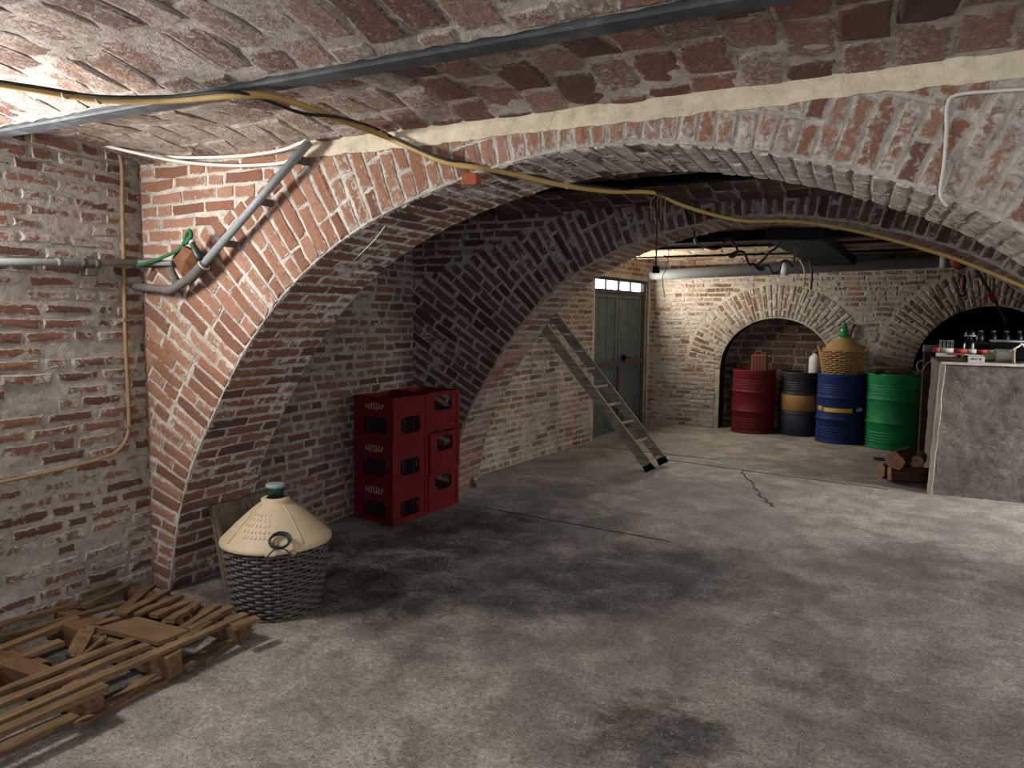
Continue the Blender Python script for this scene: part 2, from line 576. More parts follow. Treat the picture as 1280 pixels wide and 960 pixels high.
def arch_wall(name, label, cx, ks, kz, y, depth, xl, xr, zt, mort, bface, bsoff, corner, label_amp, kr=None):
    P, NR = profile(cx, ks, kz, kr)
    N = len(P) - 1

    def outer(i):
        p, n = P[i], NR[i]
        ts = []
        if n.x < -1e-4: ts.append((xl - p.x) / n.x)
        if n.x > 1e-4: ts.append((xr - p.x) / n.x)
        if n.z > 1e-4: ts.append((zt - p.z) / n.z)
        return max(0.02, min(t for t in ts if t > 0))
    T = [outer(i) for i in range(N + 1)]
    mb = MB()
    M = 34
    for side, yy in ((-1, y), (1, y + depth)):
        vs = []
        for i in range(N + 1):
            for j in range(M + 1):
                p = P[i] + NR[i] * (T[i] * j / M)
                p = Vector((p.x, yy, p.z))
                if side < 0: p.y -= disp(p, 0.006)
                vs.append(p)
        fs = [(i * (M + 1) + j, (i + 1) * (M + 1) + j, (i + 1) * (M + 1) + j + 1, i * (M + 1) + j + 1) for i in range(N) for j in range(M)]
        mb.add(vs, fs, True)
    K = 22
    vs = []
    for i in range(N + 1):
        for j in range(K + 1):
            p = Vector((P[i].x, y + depth * j / K, P[i].z)); p -= NR[i] * (disp(p, 0.006) + (0.0 if 0 < j < K else -0.004))
            vs.append(p)
    mb.add(vs, [(i * (K + 1) + j, (i + 1) * (K + 1) + j, (i + 1) * (K + 1) + j + 1, i * (K + 1) + j + 1) for i in range(N) for j in range(K)], True)
    wall = mb.build(name, mort, auto=False)
    struct(wall, label)
    # bricks standing radially on the face
    face = []
    k = 0
    for i in range(1, N, 2):
        p, n = P[i], NR[i]; tl = T[i]
        z = n.cross(Vector((0, -1, 0)))
        r = 0.004 if k % 2 or random.random() < .45 else random.uniform(-0.13, -0.10)
        rr_ = 0.02
        while rr_ < tl:
            if corner(p + n * rr_): tl = rr_
            rr_ += .02
        k += 1
        while r < tl:
            L = 0.25 if random.random() < 0.75 else 0.125
            L *= random.uniform(0.92, 1.06)
            a, b = max(r, 0.004), min(r + L, tl - 0.004)
            c = p + n * (a + b) / 2
            if b - a > 0.045:
                if True:
                    hh = 0.0665 * (1 + 0.36 * (a + b) / 2)
                    tilt = random.uniform(-.02, .02)
                    xx = (n + z * tilt).normalized(); 
                    face.append((Vector((c.x, y, c.z)), xx, Vector((0, -1, 0)), xx.cross(Vector((0, -1, 0))), b - a - random.uniform(.008, .018), 0.007 * random.uniform(.6, 1.4), hh - random.uniform(.011, .019)))
            r += L
    # level courses in the corners above the fan
    for (org, ln) in ((Vector((xr, y, 0)), (xr - xl)),):
        for b in wall_rows(org, (0, -1, 0), ln, zt - 0.04, z0=1.6, keep=lambda c: corner(c)):
            face.append(b)
    soff = []
    k = 0
    for i in range(1, N, 2):
        p, n = P[i], -NR[i]
        x = Vector((0, 1, 0)); z = x.cross(n)
        r = -random.uniform(0, .25); first = True
        r = 0.0 if k % 2 else -0.125
        k += 1
        while r < depth:
            L = 0.27
            a, b = max(r, 0.0), min(r + L, depth)
            if b - a > 0.05:
                soff.append((Vector((p.x, y + (a + b) / 2, p.z)), x, n, z, b - a - random.uniform(.006, .016), 0.006 * random.uniform(.5, 1.5), 0.0665 - random.uniform(.009, .016)))
            r += L
    return wall, P, NR, face, soff


# --- first arch
def corner1(c):
    if c.x < -1.0: return c.z > 1.76 + (c.x + 3.54) * 0.50
    return c.x > 1.0 and c.z > 1.76 + (1.64 - c.x) * 0.5


near_arch, PA, NA, face1, soff1 = arch_wall('wall_near_arch', 'brick cross wall with wide arch nearest the pallets, radial bricks lit orange', -0.95, 1.0, 1.0, Y1, D1, XL - .06, 1.67, 2.46, MM_arch, BM_arch, BM_soffit, corner1, 0.006)
lay(near_arch, face1, BM_arch, singles=190, infill='face_brick_infill')
lay(near_arch, soff1, BM_soffit, singles=105, infill='soffit_brick_infill')


def corner2(c):
    if c.x < -1.0: return c.z > 1.86 + (c.x + 3.54) * 0.36
    return c.x > 1.0 and c.z > 1.8 + (1.7 - c.x) * 0.4


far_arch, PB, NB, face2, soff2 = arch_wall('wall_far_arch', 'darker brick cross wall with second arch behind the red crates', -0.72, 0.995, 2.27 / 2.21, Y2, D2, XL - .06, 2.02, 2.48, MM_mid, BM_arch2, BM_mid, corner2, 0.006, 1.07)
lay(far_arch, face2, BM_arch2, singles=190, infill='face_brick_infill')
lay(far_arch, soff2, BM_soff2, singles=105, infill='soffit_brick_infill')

# --- left walls
mb = MB()
sheet(mb, lambda u, v: ((XL, -1.6 + (Y1 + 1.64) * u, 2.52 * v), (1, 0, 0)), 150, 120, 0.016)
mb.box((XL - 0.2, 0.55, 1.27), (0.34, 4.3, 2.6))
wl = struct(mb.build('wall_left_near', MM_left, auto=False), 'left wall of red brick smeared with grey lime behind the pallets')
lay(wl, wall_rows((XL, Y1, 0), (1, 0, 0), 4.1, 2.5, proud=0.0065, hj=.018, hv=(.014, .029), lost=.08), BM_left, singles=290)

mb = MB()
sheet(mb, lambda u, v: ((XL, Y1 + D1 - .03 + (Y2 - Y1 - D1 + .06) * u, 2.5 * v), (1, 0, 0)), 90, 100, 0.008)
mb.box((XL - 0.2, 4.3, 1.27), (0.34, 2.2, 2.6))
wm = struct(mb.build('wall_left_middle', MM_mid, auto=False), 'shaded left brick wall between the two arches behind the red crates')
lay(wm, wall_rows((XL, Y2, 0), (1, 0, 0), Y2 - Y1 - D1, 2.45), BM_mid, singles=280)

# far bay: its left wall runs slightly askew
FA, FB = Vector((-3.41, Y2 + D2, 0)), Vector((-2.80, 10.55, 0))
FD = (FB - FA).normalized(); FN = Vector((FD.y, -FD.x, 0)); FLEN = (FB - FA).length
DOOR0, DOOR1, DOORH = 2.82, 4.50, 2.10   # along the wall, from FA


def far_pt(t, z, o=0.0):
    return FA + FD * t + FN * o + Vector((0, 0, z))


mb = MB()
for (t0, t1, z0, z1) in ((0, DOOR0, 0, 2.6), (DOOR1, FLEN, 0, 2.6), (DOOR0, DOOR1, DOORH, 2.6)):
    sheet(mb, lambda u, v: (far_pt(t0 + (t1 - t0) * u, z0 + (z1 - z0) * v), FN), max(4, int((t1 - t0) * 30)), max(4, int((z1 - z0) * 30)), 0.008)
    a = far_pt((t0 + t1) / 2, (z0 + z1) / 2, -0.16)
    R = Matrix(((FD.x, FN.x, 0), (FD.y, FN.y, 0), (0, 0, 1)))
    mb.box(a, (t1 - t0, 0.28, z1 - z0), R)
wf = struct(mb.build('wall_left_far', MM_far, auto=False), 'far left wall of pale whitewashed brick behind the ladder')
rows = [b for b in wall_rows(FB, FN, FLEN, 2.55, keep=lambda c: not (DOOR0 - .06 < (c - FA).dot(FD) < DOOR1 + .06 and c.z < DOORH + .03))]
lay(wf, rows, BM_far, only_infill=True)

# back wall with two arched recesses
YB = 10.55
XB0, XB1 = -2.86, 3.4


class Niche:
    def __init__(s, cx, w, spring, top): s.cx, s.w, s.spring, s.top = cx, w, spring, top

    def h(s, x):
        t = min(1.0, abs(x - s.cx) / s.w)
        return s.spring + (s.top - s.spring) * math.sqrt(max(0, 1 - t * t))

    def pts(s, n=44):
        a = [Vector((s.cx - s.w, YB, z)) for z in np.linspace(0, s.spring, 10)[:-1]]
        b = [Vector((s.cx - s.w * math.cos(t), YB, s.spring + (s.top - s.spring) * math.sin(t))) for t in np.linspace(0, math.pi, n)]
        return a + b + [Vector((s.cx + s.w, YB, z)) for z in np.linspace(s.spring, 0, 10)[1:]]


N1 = Niche(-1.09, 0.74, 0.86, 1.585); N2 = Niche(1.40, 0.82, 0.88, 1.75)
mb = MB()
for x0, x1, nich in ((XB0, N1.cx - N1.w, None), (N1.cx - N1.w, N1.cx + N1.w, N1), (N1.cx + N1.w, N2.cx - N2.w, None), (N2.cx - N2.w, N2.cx + N2.w, N2), (N2.cx + N2.w, XB1, None)):
    def fn(u, v):
        if nich: x = nich.cx - nich.w * math.cos(math.pi * u); z0 = nich.h(x)
        else: x = x0 + (x1 - x0) * u; z0 = 0
        return (x, YB, z0 + (2.7 - z0) * v), (0, -1, 0)
    sheet(mb, fn, 40, 60, 0.012)
mb.box((0.27, YB + 1.35, 1.35), (6.6, 0.4, 2.8))
wb = struct(mb.build('wall_back', MM_far, auto=False), 'back wall of limewashed brick with two arched recesses behind the drums')


M_recess_shade = m_mortar('recess_shade', lin('#1a1715'), lin('#2c2723'), lin('#0c0b0a'), .5)  # near-black colour paints the shade inside the recesses
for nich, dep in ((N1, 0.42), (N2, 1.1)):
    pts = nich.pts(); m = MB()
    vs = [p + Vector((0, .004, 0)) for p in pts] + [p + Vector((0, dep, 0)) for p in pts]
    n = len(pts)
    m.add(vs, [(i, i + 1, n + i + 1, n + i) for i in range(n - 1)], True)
    m.build('recess_lining', M_recess_shade, wb, auto=False)
m = MB(); m.box((N2.cx, YB + 1.12, .95), (2 * N2.w + .1, .06, 1.9)); m.build('recess_back', M_recess_shade, wb)


def in_niche(c, m=0.0):
    for q in (N1, N2):
        if abs(c.x - q.cx) < q.w + m:
            if m == 0 and c.z < q.h(c.x): return True
            if m and c.z < q.spring + (q.top - q.spring + m) * math.sqrt(max(0, 1 - ((c.x - q.cx) / (q.w + m)) ** 2)): return True
    return False


rows = wall_rows((XB1 - .3, YB, 0), (0, -1, 0), XB1 - .3 - XB0, 2.6, keep=lambda c: not in_niche(c, 0.5 if c.z > 0.86 else 0.06), proud=0.009)
for q in (N1, N2):
    n = 46
    for i in range(n):
        a = math.pi * (i + .5) / n
        p = Vector((q.cx - q.w * math.cos(a), YB, q.spring + (q.top - q.spring) * math.sin(a)))
        nn = Vector((-math.cos(a) / q.w, 0, math.sin(a) / (q.top - q.spring))).normalized()
        for r0, r1 in ((0.01, 0.23), (0.24, 0.46)) if i % 2 else ((0.01, 0.115), (0.125, 0.35), (0.36, 0.46)):
            c = p + nn * (r0 + r1) / 2
            if q is N1 and c.x > 0.16 or q is N2 and c.x < 0.14: continue
            z = nn.cross(Vector((0, -1, 0)))
            hh = 0.050 * (1 + r0 / 0.8)
            rows.append((c, nn, Vector((0, -1, 0)), z, r1 - r0 - .01, .012 * random.uniform(.5, 1.5), hh - .010))
lay(wb, rows, BM_back, only_infill=True)
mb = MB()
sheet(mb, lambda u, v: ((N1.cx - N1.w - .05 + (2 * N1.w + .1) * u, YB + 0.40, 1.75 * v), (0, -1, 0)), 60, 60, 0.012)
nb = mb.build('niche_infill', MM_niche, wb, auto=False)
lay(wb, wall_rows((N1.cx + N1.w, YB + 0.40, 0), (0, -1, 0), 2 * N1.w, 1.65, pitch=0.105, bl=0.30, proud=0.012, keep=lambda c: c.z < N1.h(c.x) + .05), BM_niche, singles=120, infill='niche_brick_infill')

# right-hand and rear walls of the cellar (outside the picture; solid, with no openings built, they close the room)
def slab(name, c, sz, mat, label):
    m = MB(); m.box(c, sz); return struct(m.build(name, mat), label)


slab('unseen_wall_right_near', (1.82, 0.54, 1.3), (0.3, 4.3, 2.7), MM_left, 'unseen plain rendered right wall closing the first bay')
slab('wall_right_middle', (2.17, 4.28, 1.3), (0.3, 2.1, 2.7), MM_mid, 'plain rendered right wall between the arches')
slab('unseen_wall_right_far', (3.55, 8.2, 1.3), (0.3, 4.8, 2.7), MM_far, 'unseen plain rendered right wall closing the far bay')
slab('wall_far_return', (2.7, 5.6, 1.3), (1.6, 0.4, 2.7), MM_far, 'plain rendered return wall beside the second arch')
slab('wall_rear', (-0.9, -1.7, 1.3), (5.6, 0.2, 2.7), MM_left, 'plain rendered wall behind the camera')

# --- floor
t = NT('worn_concrete'); p = t.pos()
warp = t.mapv(p, (1.0, 1.0, 1.0))
big = t.noise(warp, 0.9, 6, 0.62, 0.7); mid = t.noise(p, 4.0, 6, 0.65, 0.5); fine = t.noise(p, 38, 6, 0.75, 0.3); grit = t.noise(p, 150, 3, 0.7)
fine2 = t.noise(p, 95, 4, 0.75, 0.4)
base = t.ramp(t.math('ADD', t.math('MULTIPLY', mid, 0.36), t.math('ADD', t.math('MULTIPLY', fine, 0.36), t.math('MULTIPLY', fine2, 0.28))), [(0.38, lin('#5c564e')), (0.5, lin('#928a80')), (0.60, lin('#bdb4a8'))])
base = t.mix(t.ramp(big, [(0.46, 0.0), (0.62, 0.5)]), base, lin('#67615a'))
# dark staining, with shade by the crates and under the pallets painted in
stain_shade = [(-3.05, 1.95, .62, .85), (-2.5, 3.5, 1.05, 1.0), (-2.6, 4.4, 1.2, 1.0), (-3.0, 3.5, 0.9, 1.0), (-1.7, 3.75, 0.8, 0.9), (-1.2, 4.2, 0.95, 0.85), (-1.9, 4.9, 0.8, 0.7), (-0.6, 2.55, 0.32, 0.8), (-0.75, 4.5, 0.55, 0.5), (-1.9, 2.75, 0.38, 0.45), (-0.15, 3.3, 0.35, 0.4), (-2.4, 5.8, 0.7, 0.5), (0.3, 5.3, 0.5, 0.35), (-3.0, 2.9, 0.5, 0.7)]
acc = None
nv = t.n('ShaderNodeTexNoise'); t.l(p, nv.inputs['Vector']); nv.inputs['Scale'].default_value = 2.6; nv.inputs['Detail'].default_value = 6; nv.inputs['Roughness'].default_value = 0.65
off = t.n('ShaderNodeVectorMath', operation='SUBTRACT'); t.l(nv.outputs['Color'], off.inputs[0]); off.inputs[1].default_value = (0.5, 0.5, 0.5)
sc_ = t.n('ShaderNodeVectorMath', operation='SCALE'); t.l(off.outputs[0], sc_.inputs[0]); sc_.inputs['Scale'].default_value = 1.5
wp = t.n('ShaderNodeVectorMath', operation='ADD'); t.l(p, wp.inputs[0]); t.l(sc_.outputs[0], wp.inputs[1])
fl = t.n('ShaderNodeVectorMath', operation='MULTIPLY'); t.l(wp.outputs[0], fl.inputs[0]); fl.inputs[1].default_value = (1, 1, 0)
for sx, sy, r, k in stain_shade:
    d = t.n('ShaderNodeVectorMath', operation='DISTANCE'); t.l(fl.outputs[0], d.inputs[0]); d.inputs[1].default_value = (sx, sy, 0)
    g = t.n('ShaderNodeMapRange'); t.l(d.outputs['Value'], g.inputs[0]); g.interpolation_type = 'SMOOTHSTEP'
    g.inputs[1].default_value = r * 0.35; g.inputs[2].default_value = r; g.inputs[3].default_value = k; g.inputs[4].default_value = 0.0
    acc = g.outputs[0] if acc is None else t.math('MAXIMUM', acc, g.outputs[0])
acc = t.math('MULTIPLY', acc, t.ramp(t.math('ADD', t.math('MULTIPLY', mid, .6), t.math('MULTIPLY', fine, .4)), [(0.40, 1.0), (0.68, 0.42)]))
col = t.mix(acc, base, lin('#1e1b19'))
col = t.mix(t.ramp(grit, [(0.27, 0.85), (0.43, 0.0)]), col, lin('#2e2a27'))
col = t.mix(t.ramp(fine2, [(0.32, 0.8), (0.44, 0.0)]), col, lin('#37322e'))
col = t.mix(t.ramp(grit, [(0.60, 0.0), (0.70, 0.55)]), col, lin('#d2ccc0'))
t.bump(t.math('ADD', t.math('MULTIPLY', fine, 0.6), t.math('ADD', t.math('MULTIPLY', fine2, 0.4), t.math('MULTIPLY', grit, 0.3))), 0.8, 0.014)
rg = t.ramp(mid, [(0.3, 0.65), (0.7, 0.9)]); t.l(rg, t.b.inputs['Roughness'])
M_floor = t.done(col, None, 0, 0.25)
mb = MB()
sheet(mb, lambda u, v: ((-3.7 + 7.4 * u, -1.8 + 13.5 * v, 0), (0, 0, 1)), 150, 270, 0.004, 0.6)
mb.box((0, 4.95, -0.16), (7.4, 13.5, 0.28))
floor = struct(mb.build('floor', M_floor, auto=False), 'worn grey concrete floor with dark staining, painted shade and cracks')
m_crack = m_paint('crack_dirt', lin('#3d3731'), rough=0.95, amt=0.1)


def crack(pts, w, jit):
    pts = [Vector(p) for p in pts]; L, Rr = [], []
    fine_pts = []
    for a, b in zip(pts[:-1], pts[1:]):
        n = max(2, int((b - a).length / 0.05))
        for k in range(n): fine_pts.append(a.lerp(b, k / n) + Vector((random.uniform(-jit, jit), random.uniform(-jit, jit), 0)))
    fine_pts.append(pts[-1])
    m = MB(); vs = []
    for i, q in enumerate(fine_pts):
        tn = (fine_pts[min(i + 1, len(fine_pts) - 1)] - fine_pts[max(i - 1, 0)]).normalized(); s = Vector((-tn.y, tn.x, 0)); ww = w * random.uniform(.4, 1.3)
        for zz in (0.0045, -0.01):
            vs += [q + s * ww + Vector((0, 0, zz)), q - s * ww + Vector((0, 0, zz))]
    fs = []
    for i in range(len(fine_pts) - 1):
        a = i * 4; b = a + 4
        fs += [(a, b, b + 1, a + 1), (a, a + 2, b + 2, b), (a + 1, b + 1, b + 3, a + 3)]
    m.add(vs, fs)
    m.build('crack', m_crack, floor)


crack([gz(606, 635), gz(700, 652), gz(840, 678)], 0.004, 0.008)
crack([gz(926, 588), gz(940, 604), gz(953, 622), gz(968, 634)], 0.005, 0.02)
crack([gz(835, 575), gz(930, 588), gz(1110, 612)], 0.003, 0.006)
crack([gz(760, 560), gz(900, 575)], 0.0025, 0.006)
mb = MB()
for _ in range(700):
    px, py = random.uniform(150, 1279), 960 - 330 * random.random() ** 1.3
    c = gz(px, py, 0.004); s = random.uniform(.0015, .006)
    if c.x < -3.3 or c.y > 7.2 or c.y < 1.0: continue
    mb.box(c, (s * random.uniform(.6, 2.2), s, s * .6), Matrix.Rotation(random.uniform(0, 3), 3, 'Z'), .3)
gr = mb.build('grit', m_paint('grit_stone', lin('#8d877e'), rough=0.9), floor); gr['kind'] = 'stuff'

# --- ceilings: brick vaults sprung between steel beams
def vault(mb, bricks, y0, y1, z0, z1, rise, x0, x1, colw, bl, amp, proud, lengthwise=False):
    def prof(u):
        return Vector((0, y0 + (y1 - y0) * u, z0 + (z1 - z0) * u + rise * 4 * u * (1 - u)))

    def nrm(u):
        e = 1e-3; d = (prof(min(1, u + e)) - prof(max(0, u - e))).normalized()
        return Vector((0, d.z, -d.y))
    nx, ny = int((x1 - x0) * 26), max(10, int((y1 - y0) * 34))
    sheet(mb, lambda a, b: ((x0 + (x1 - x0) * a, prof(b).y, prof(b).z), nrm(b)), nx, ny, amp)
    arc = sum((prof((i + 1) / 40) - prof(i / 40)).length for i in range(40))
    if lengthwise:
        r = 0.0; k = 0
        while r < arc - .03:
            x = x0 - random.uniform(0, bl)
            while x < x1:
                u = (r + colw / 2) / arc; p = prof(u); n = nrm(u)
                xx = Vector((1, 0, 0)); bricks.append((Vector((x + bl / 2, p.y, p.z)), xx, n, xx.cross(n), bl - .012, proud * random.uniform(.5, 1.5), colw - .012))
                x += bl
            r += colw
        return
    x = x0 + 0.02; k = 0
    while x < x1:
        w = colw * random.uniform(0.93, 1.07)
        r = -random.uniform(0.05, 0.95) * bl
        while r < arc:
            L = bl * random.uniform(.9, 1.08); a, b = max(r, 0), min(r + L, arc)
            if b - a > .05:
                u = (a + b) / 2 / arc; p = prof(u); n = nrm(u)
                xx = (prof(min(1, u + .01)) - prof(max(0, u - .01))).normalized()
                bricks.append((Vector((x + w / 2, p.y, p.z)), xx, n, xx.cross(n), b - a - random.uniform(.010, .02), proud * random.uniform(.5, 1.5), w - random.uniform(.012, .024)))
            r += L
        x += w


BZ = 2.345
mb = MB(); vb = []
vault(mb, vb, 1.95, Y1 + 0.02, BZ + .01, 2.352, 0.062, XL - .02, 1.7, 0.155, 0.27, 0.015, 0.007)
vault(mb, vb, 0.92, 1.90, BZ + .01, BZ + .01, 0.085, XL - .02, 1.7, 0.155, 0.27, 0.015, 0.007)
c1 = MB()
vault(mb, [], -0.2, 0.87, BZ + .01, BZ + .01, 0.085, XL - .02, 1.7, 0.155, 0.27, 0.012, 0.010)
vault(mb, [], -1.7, -0.25, BZ + .01, BZ + .01, 0.085, XL - .02, 1.7, 0.155, 0.27, 0.012, 0.010)
mb.box((-0.9, 0.5, 2.7), (5.8, 4.6, 0.3))
ce1 = struct(mb.build('ceiling_near', MM_ceil, auto=False), 'shallow brick vault ceiling above the pallets with lime crust at left')
lay(ce1, vb, BM_ceil, sq=True, singles=295)

mb = MB(); vb = []
vault(mb, vb, Y1 + D1 - .02, 4.22, 2.39, 2.385, 0.055, XL - .02, 2.0, 0.155, 0.27, 0.008, 0.010)
vault(mb, vb, 4.27, Y2 + .02, 2.385, 2.39, 0.055, XL - .02, 2.0, 0.155, 0.27, 0.008, 0.010)
mb.box((-0.8, 4.3, 2.75), (5.8, 2.3, 0.3))
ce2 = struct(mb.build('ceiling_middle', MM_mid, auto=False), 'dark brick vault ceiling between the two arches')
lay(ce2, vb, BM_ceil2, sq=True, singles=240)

FARBEAMS = [7.15, 8.3, 9.4]
mb = MB(); vb = []
edges = [Y2 + D2 - .02] + FARBEAMS + [YB + .1]
for a, b in zip(edges[:-1], edges[1:]):
    vault(mb, vb, a + .02, b - .02, 2.385, 2.385, 0.07, -3.6, 3.5, 0.13, 0.40, 0.008, 0.008, True)
mb.box((0, 8.3, 2.75), (7.4, 5.2, 0.3))
ce3 = struct(mb.build('ceiling_far', MM_far, auto=False), 'pale yellowish vault ceiling above the ladder and drums')
lay(ce3, vb, BM_far, only_infill=True)

# --- steel beams
M_steel = m_paint('dark_steel_paint', lin('#3b3f41'), lin('#8b8d8a'), 0.55, 0.55, 5)
M_black = m_paint('blackened_steel', lin('#0f0e0d'), lin('#1d1a18'), 0.4, 0.9, 6, 0.08)


def ibeam(name, y, zb, x0, x1, mat, label, w=0.075, h=0.12):
    m = MB()
    xm = (x0 + x1) / 2; L = x1 - x0
    m.box((xm, y, zb + .006), (L, w, .012)); m.box((xm, y, zb + h - .006), (L, w, .012)); m.box((xm, y, zb + h / 2), (L, .010, h - .024))
    o = m.build(name, mat, bevel=.002)
    o['kind'] = 'structure'; o['label'] = label
    return o


ibeam('ceiling_beam', 1.915, 2.325, XL + .01, 1.66, M_steel, 'grey painted steel ceiling beam crossed by the yellow cable')
ibeam('ceiling_beam', 0.89, 2.335, XL + .01, 1.66, M_steel, 'grey painted steel ceiling beam above the camera')
ibeam('ceiling_beam', 4.245, 2.335, XL + .01, 1.88, M_black, 'black steel ceiling beam between the two arches')
m = MB(); m.box((0, 7.15, 2.36), (6.2, 0.16, 0.14))
struct(m.build('ceiling_beam', M_black, bevel=.004), 'black timber ceiling beam just beyond the second arch')
for y in FARBEAMS[1:]:
    ibeam('ceiling_beam', y, 2.352, -2.95, 3.35, M_black, 'thin black steel beam flush in the far vault', w=.06, h=.08)

# --- cream render strip over the first arch
t_cream = m_mortar('cream_render', lin('#b0a48d'), lin('#d4c8b0'), lin('#5a4c3a'), 0.35, 0.5, 0.8)
m = MB(); n = 240; vs = []
for i in range(n + 1):
    x = -2.40 + (1.66 + 2.40) * i / n
    low = 2.287 + 0.010 * mnoise.noise(Vector((x * 9, 1.7, 0))) + 0.006 * mnoise.noise(Vector((x * 31, 4.7, 0))) - 0.012 * max(0, mnoise.noise(Vector((x * 2.1, 9, 0)))) + 0.02 * max(0, (-2.05 - x))
    top = 2.372
    th = 0.016 + 0.003 * mnoise.noise(Vector((x * 12, 7, 3)))
    vs += [(x, Y1 + .01, low), (x, Y1 - th * .7, low), (x, Y1 - th, low + .012), (x, Y1 - th, top), (x, Y1 + .01, top)]
fs = [(i * 5 + k, i * 5 + k + 1, i * 5 + k + 6, i * 5 + k + 5) for i in range(n) for k in range(4)] + [(4, 3, 2, 1, 0), tuple(n * 5 + k for k in range(5))]
m.add(vs, fs)
struct(m.build('trim_1', t_cream), 'cream render strip along the top of the near arch')

# --- far door and fanlight
M_door = m_paint('green_door_paint', lin('#4b534a'), lin('#2b2f2a'), 0.6, 0.6, 7, 0.35)
M_doorframe = m_paint('door_frame_dark', lin('#3c3a34'), lin('#15130f'), 0.5, 0.7, 7)
M_rust = m_paint('rust_brown', lin('#4a3026'), lin('#2a1c16'), 0.5, 0.8, 10)
g = NT('bright_pane'); g.b.inputs['Emission Color'].default_value = (0.95, 1.0, 0.97, 1); g.b.inputs['Emission Strength'].default_value = 9.0
M_pane = g.done((0.8, 0.85, 0.85, 1), 0.2)
door = thing('door_1', 'green double door with braced boards below the bright fanlight', None, far_pt((DOOR0 + DOOR1) / 2, 0, -0.10), (0, 0, math.atan2(FD.y, FD.x)))
door['kind'] = 'structure'
DW = DOOR1 - DOOR0; ZL = 1.90
m = MB()
for s in (-1, 1): m.box((s * (DW / 2 - .03), 0, DOORH / 2), (.06, .12, DOORH))
m.box((0, 0, ZL + .02), (DW - .12, .11, .05)); m.box((0, 0, DOORH - .02), (DW - .12, .11, .04))
m.build('door_frame', M_doorframe, door, bevel=.004)
lw = (DW - .12) / 2
for s in (-1, 1):
    cx = s * lw / 2
    m = MB(); m.box((cx, .01, .98), (lw - .012, .03, 1.88))
    leaf = m.build('door_leaf', M_door, door, bevel=.002)
    for z0, z1 in ((.10, .86), (1.02, 1.84)):
        # planks and frame of each panel, proud of the leaf (room side is -y)
        mm = MB(); np_ = 5; pw = (lw - .18) / np_
        for k in range(np_):
            mm = MB(); mm.box((cx - (lw - .18) / 2 + pw * (k + .5), -.010 - .003 * random.random(), (z0 + z1) / 2), (pw - .008, .014, z1 - z0), None, 0, .0015); mm.build('plank', M_door, leaf)
    mm = MB()
    for z in (.06, .94, 1.88): mm.box((cx, -.020, z), (lw - .02, .030, .09))
    for q in (-1, 1): mm.box((cx + q * (lw / 2 - .05), -.018, .97), (.08, .026, 1.86))
    mm.build('door_rail', M_door, leaf, bevel=.003)
m = MB(); m.box((0, -.055, .955), (DW - .02, .035, .06)); m.build('bar', M_rust, door, bevel=.004)
m = MB(); m.box((0, -.045, .48), (.05, .02, .86)); m.build('astragal', M_rust, door, bevel=.003)
m = MB(); m.box((.10, -.075, 1.02), (.05, .03, .09)); m.tube([(.10, -.09, 1.02), (.10, -.13, 1.03), (.16, -.14, 1.03)], .010); m.build('handle', M_black, door)
win = bpy.data.objects.new('window_1', None); COL.objects.link(win)
win.matrix_basis = door.matrix_basis.copy(); struct(win, 'fanlight of four glowing panes above the green door')
pw = (DW - .12) / 4
for k in range(4):
    m = MB(); m.box((-(DW - .12) / 2 + pw * (k + .5), .0, (ZL + .045 + DOORH - .04) / 2), (pw - .02, .012, DOORH - .04 - ZL - .045)); m.build('pane', M_pane, win)
for k in range(1, 4):
    m = MB(); m.box((-(DW - .12) / 2 + pw * k, -.01, (ZL + .045 + DOORH - .04) / 2), (.045 if k == 2 else .018, .05, DOORH - .04 - ZL - .045)); m.build('glazing_bar', M_doorframe, win)


# ================================================================== THE THINGS
# ---- colours
M_greypipe = m_paint('grey_pipe', lin('#7f8486'), lin('#4c4a47'), 0.4, 0.45, 9, 0.5)
M_darkpipe = m_paint('dirty_grey_pipe', lin('#5b5650'), lin('#2e2a26'), 0.5, 0.7, 12)
M_whitecable = m_paint('white_cable', lin('#c9c5ba'), lin('#8d887c'), 0.25, 0.5, 15)
M_yellow = m_paint('yellow_cable', lin('#a98a52'), lin('#7a6238'), 0.4, 0.6, 10)
M_tan = m_paint('tan_conduit', lin('#8f7557'), lin('#5c4a37'), 0.4, 0.7, 12)
M_blackcable = m_paint('black_cable', lin('#151413'), lin('#2b2926'), 0.4, 0.55, 12)
M_green = m_paint('green_rope', lin('#1f5a33'), lin('#123a20'), 0.4, 0.7, 30)

YC1 = Y1 - 0.012


def cable(name, label, pts, r, mat, cat='cable', n=8, group=None):
    m = MB(); m.tube(pts, r, n, 6)
    o = m.build(name, mat, origin=pts[0]); return tag(o, label, cat, group)


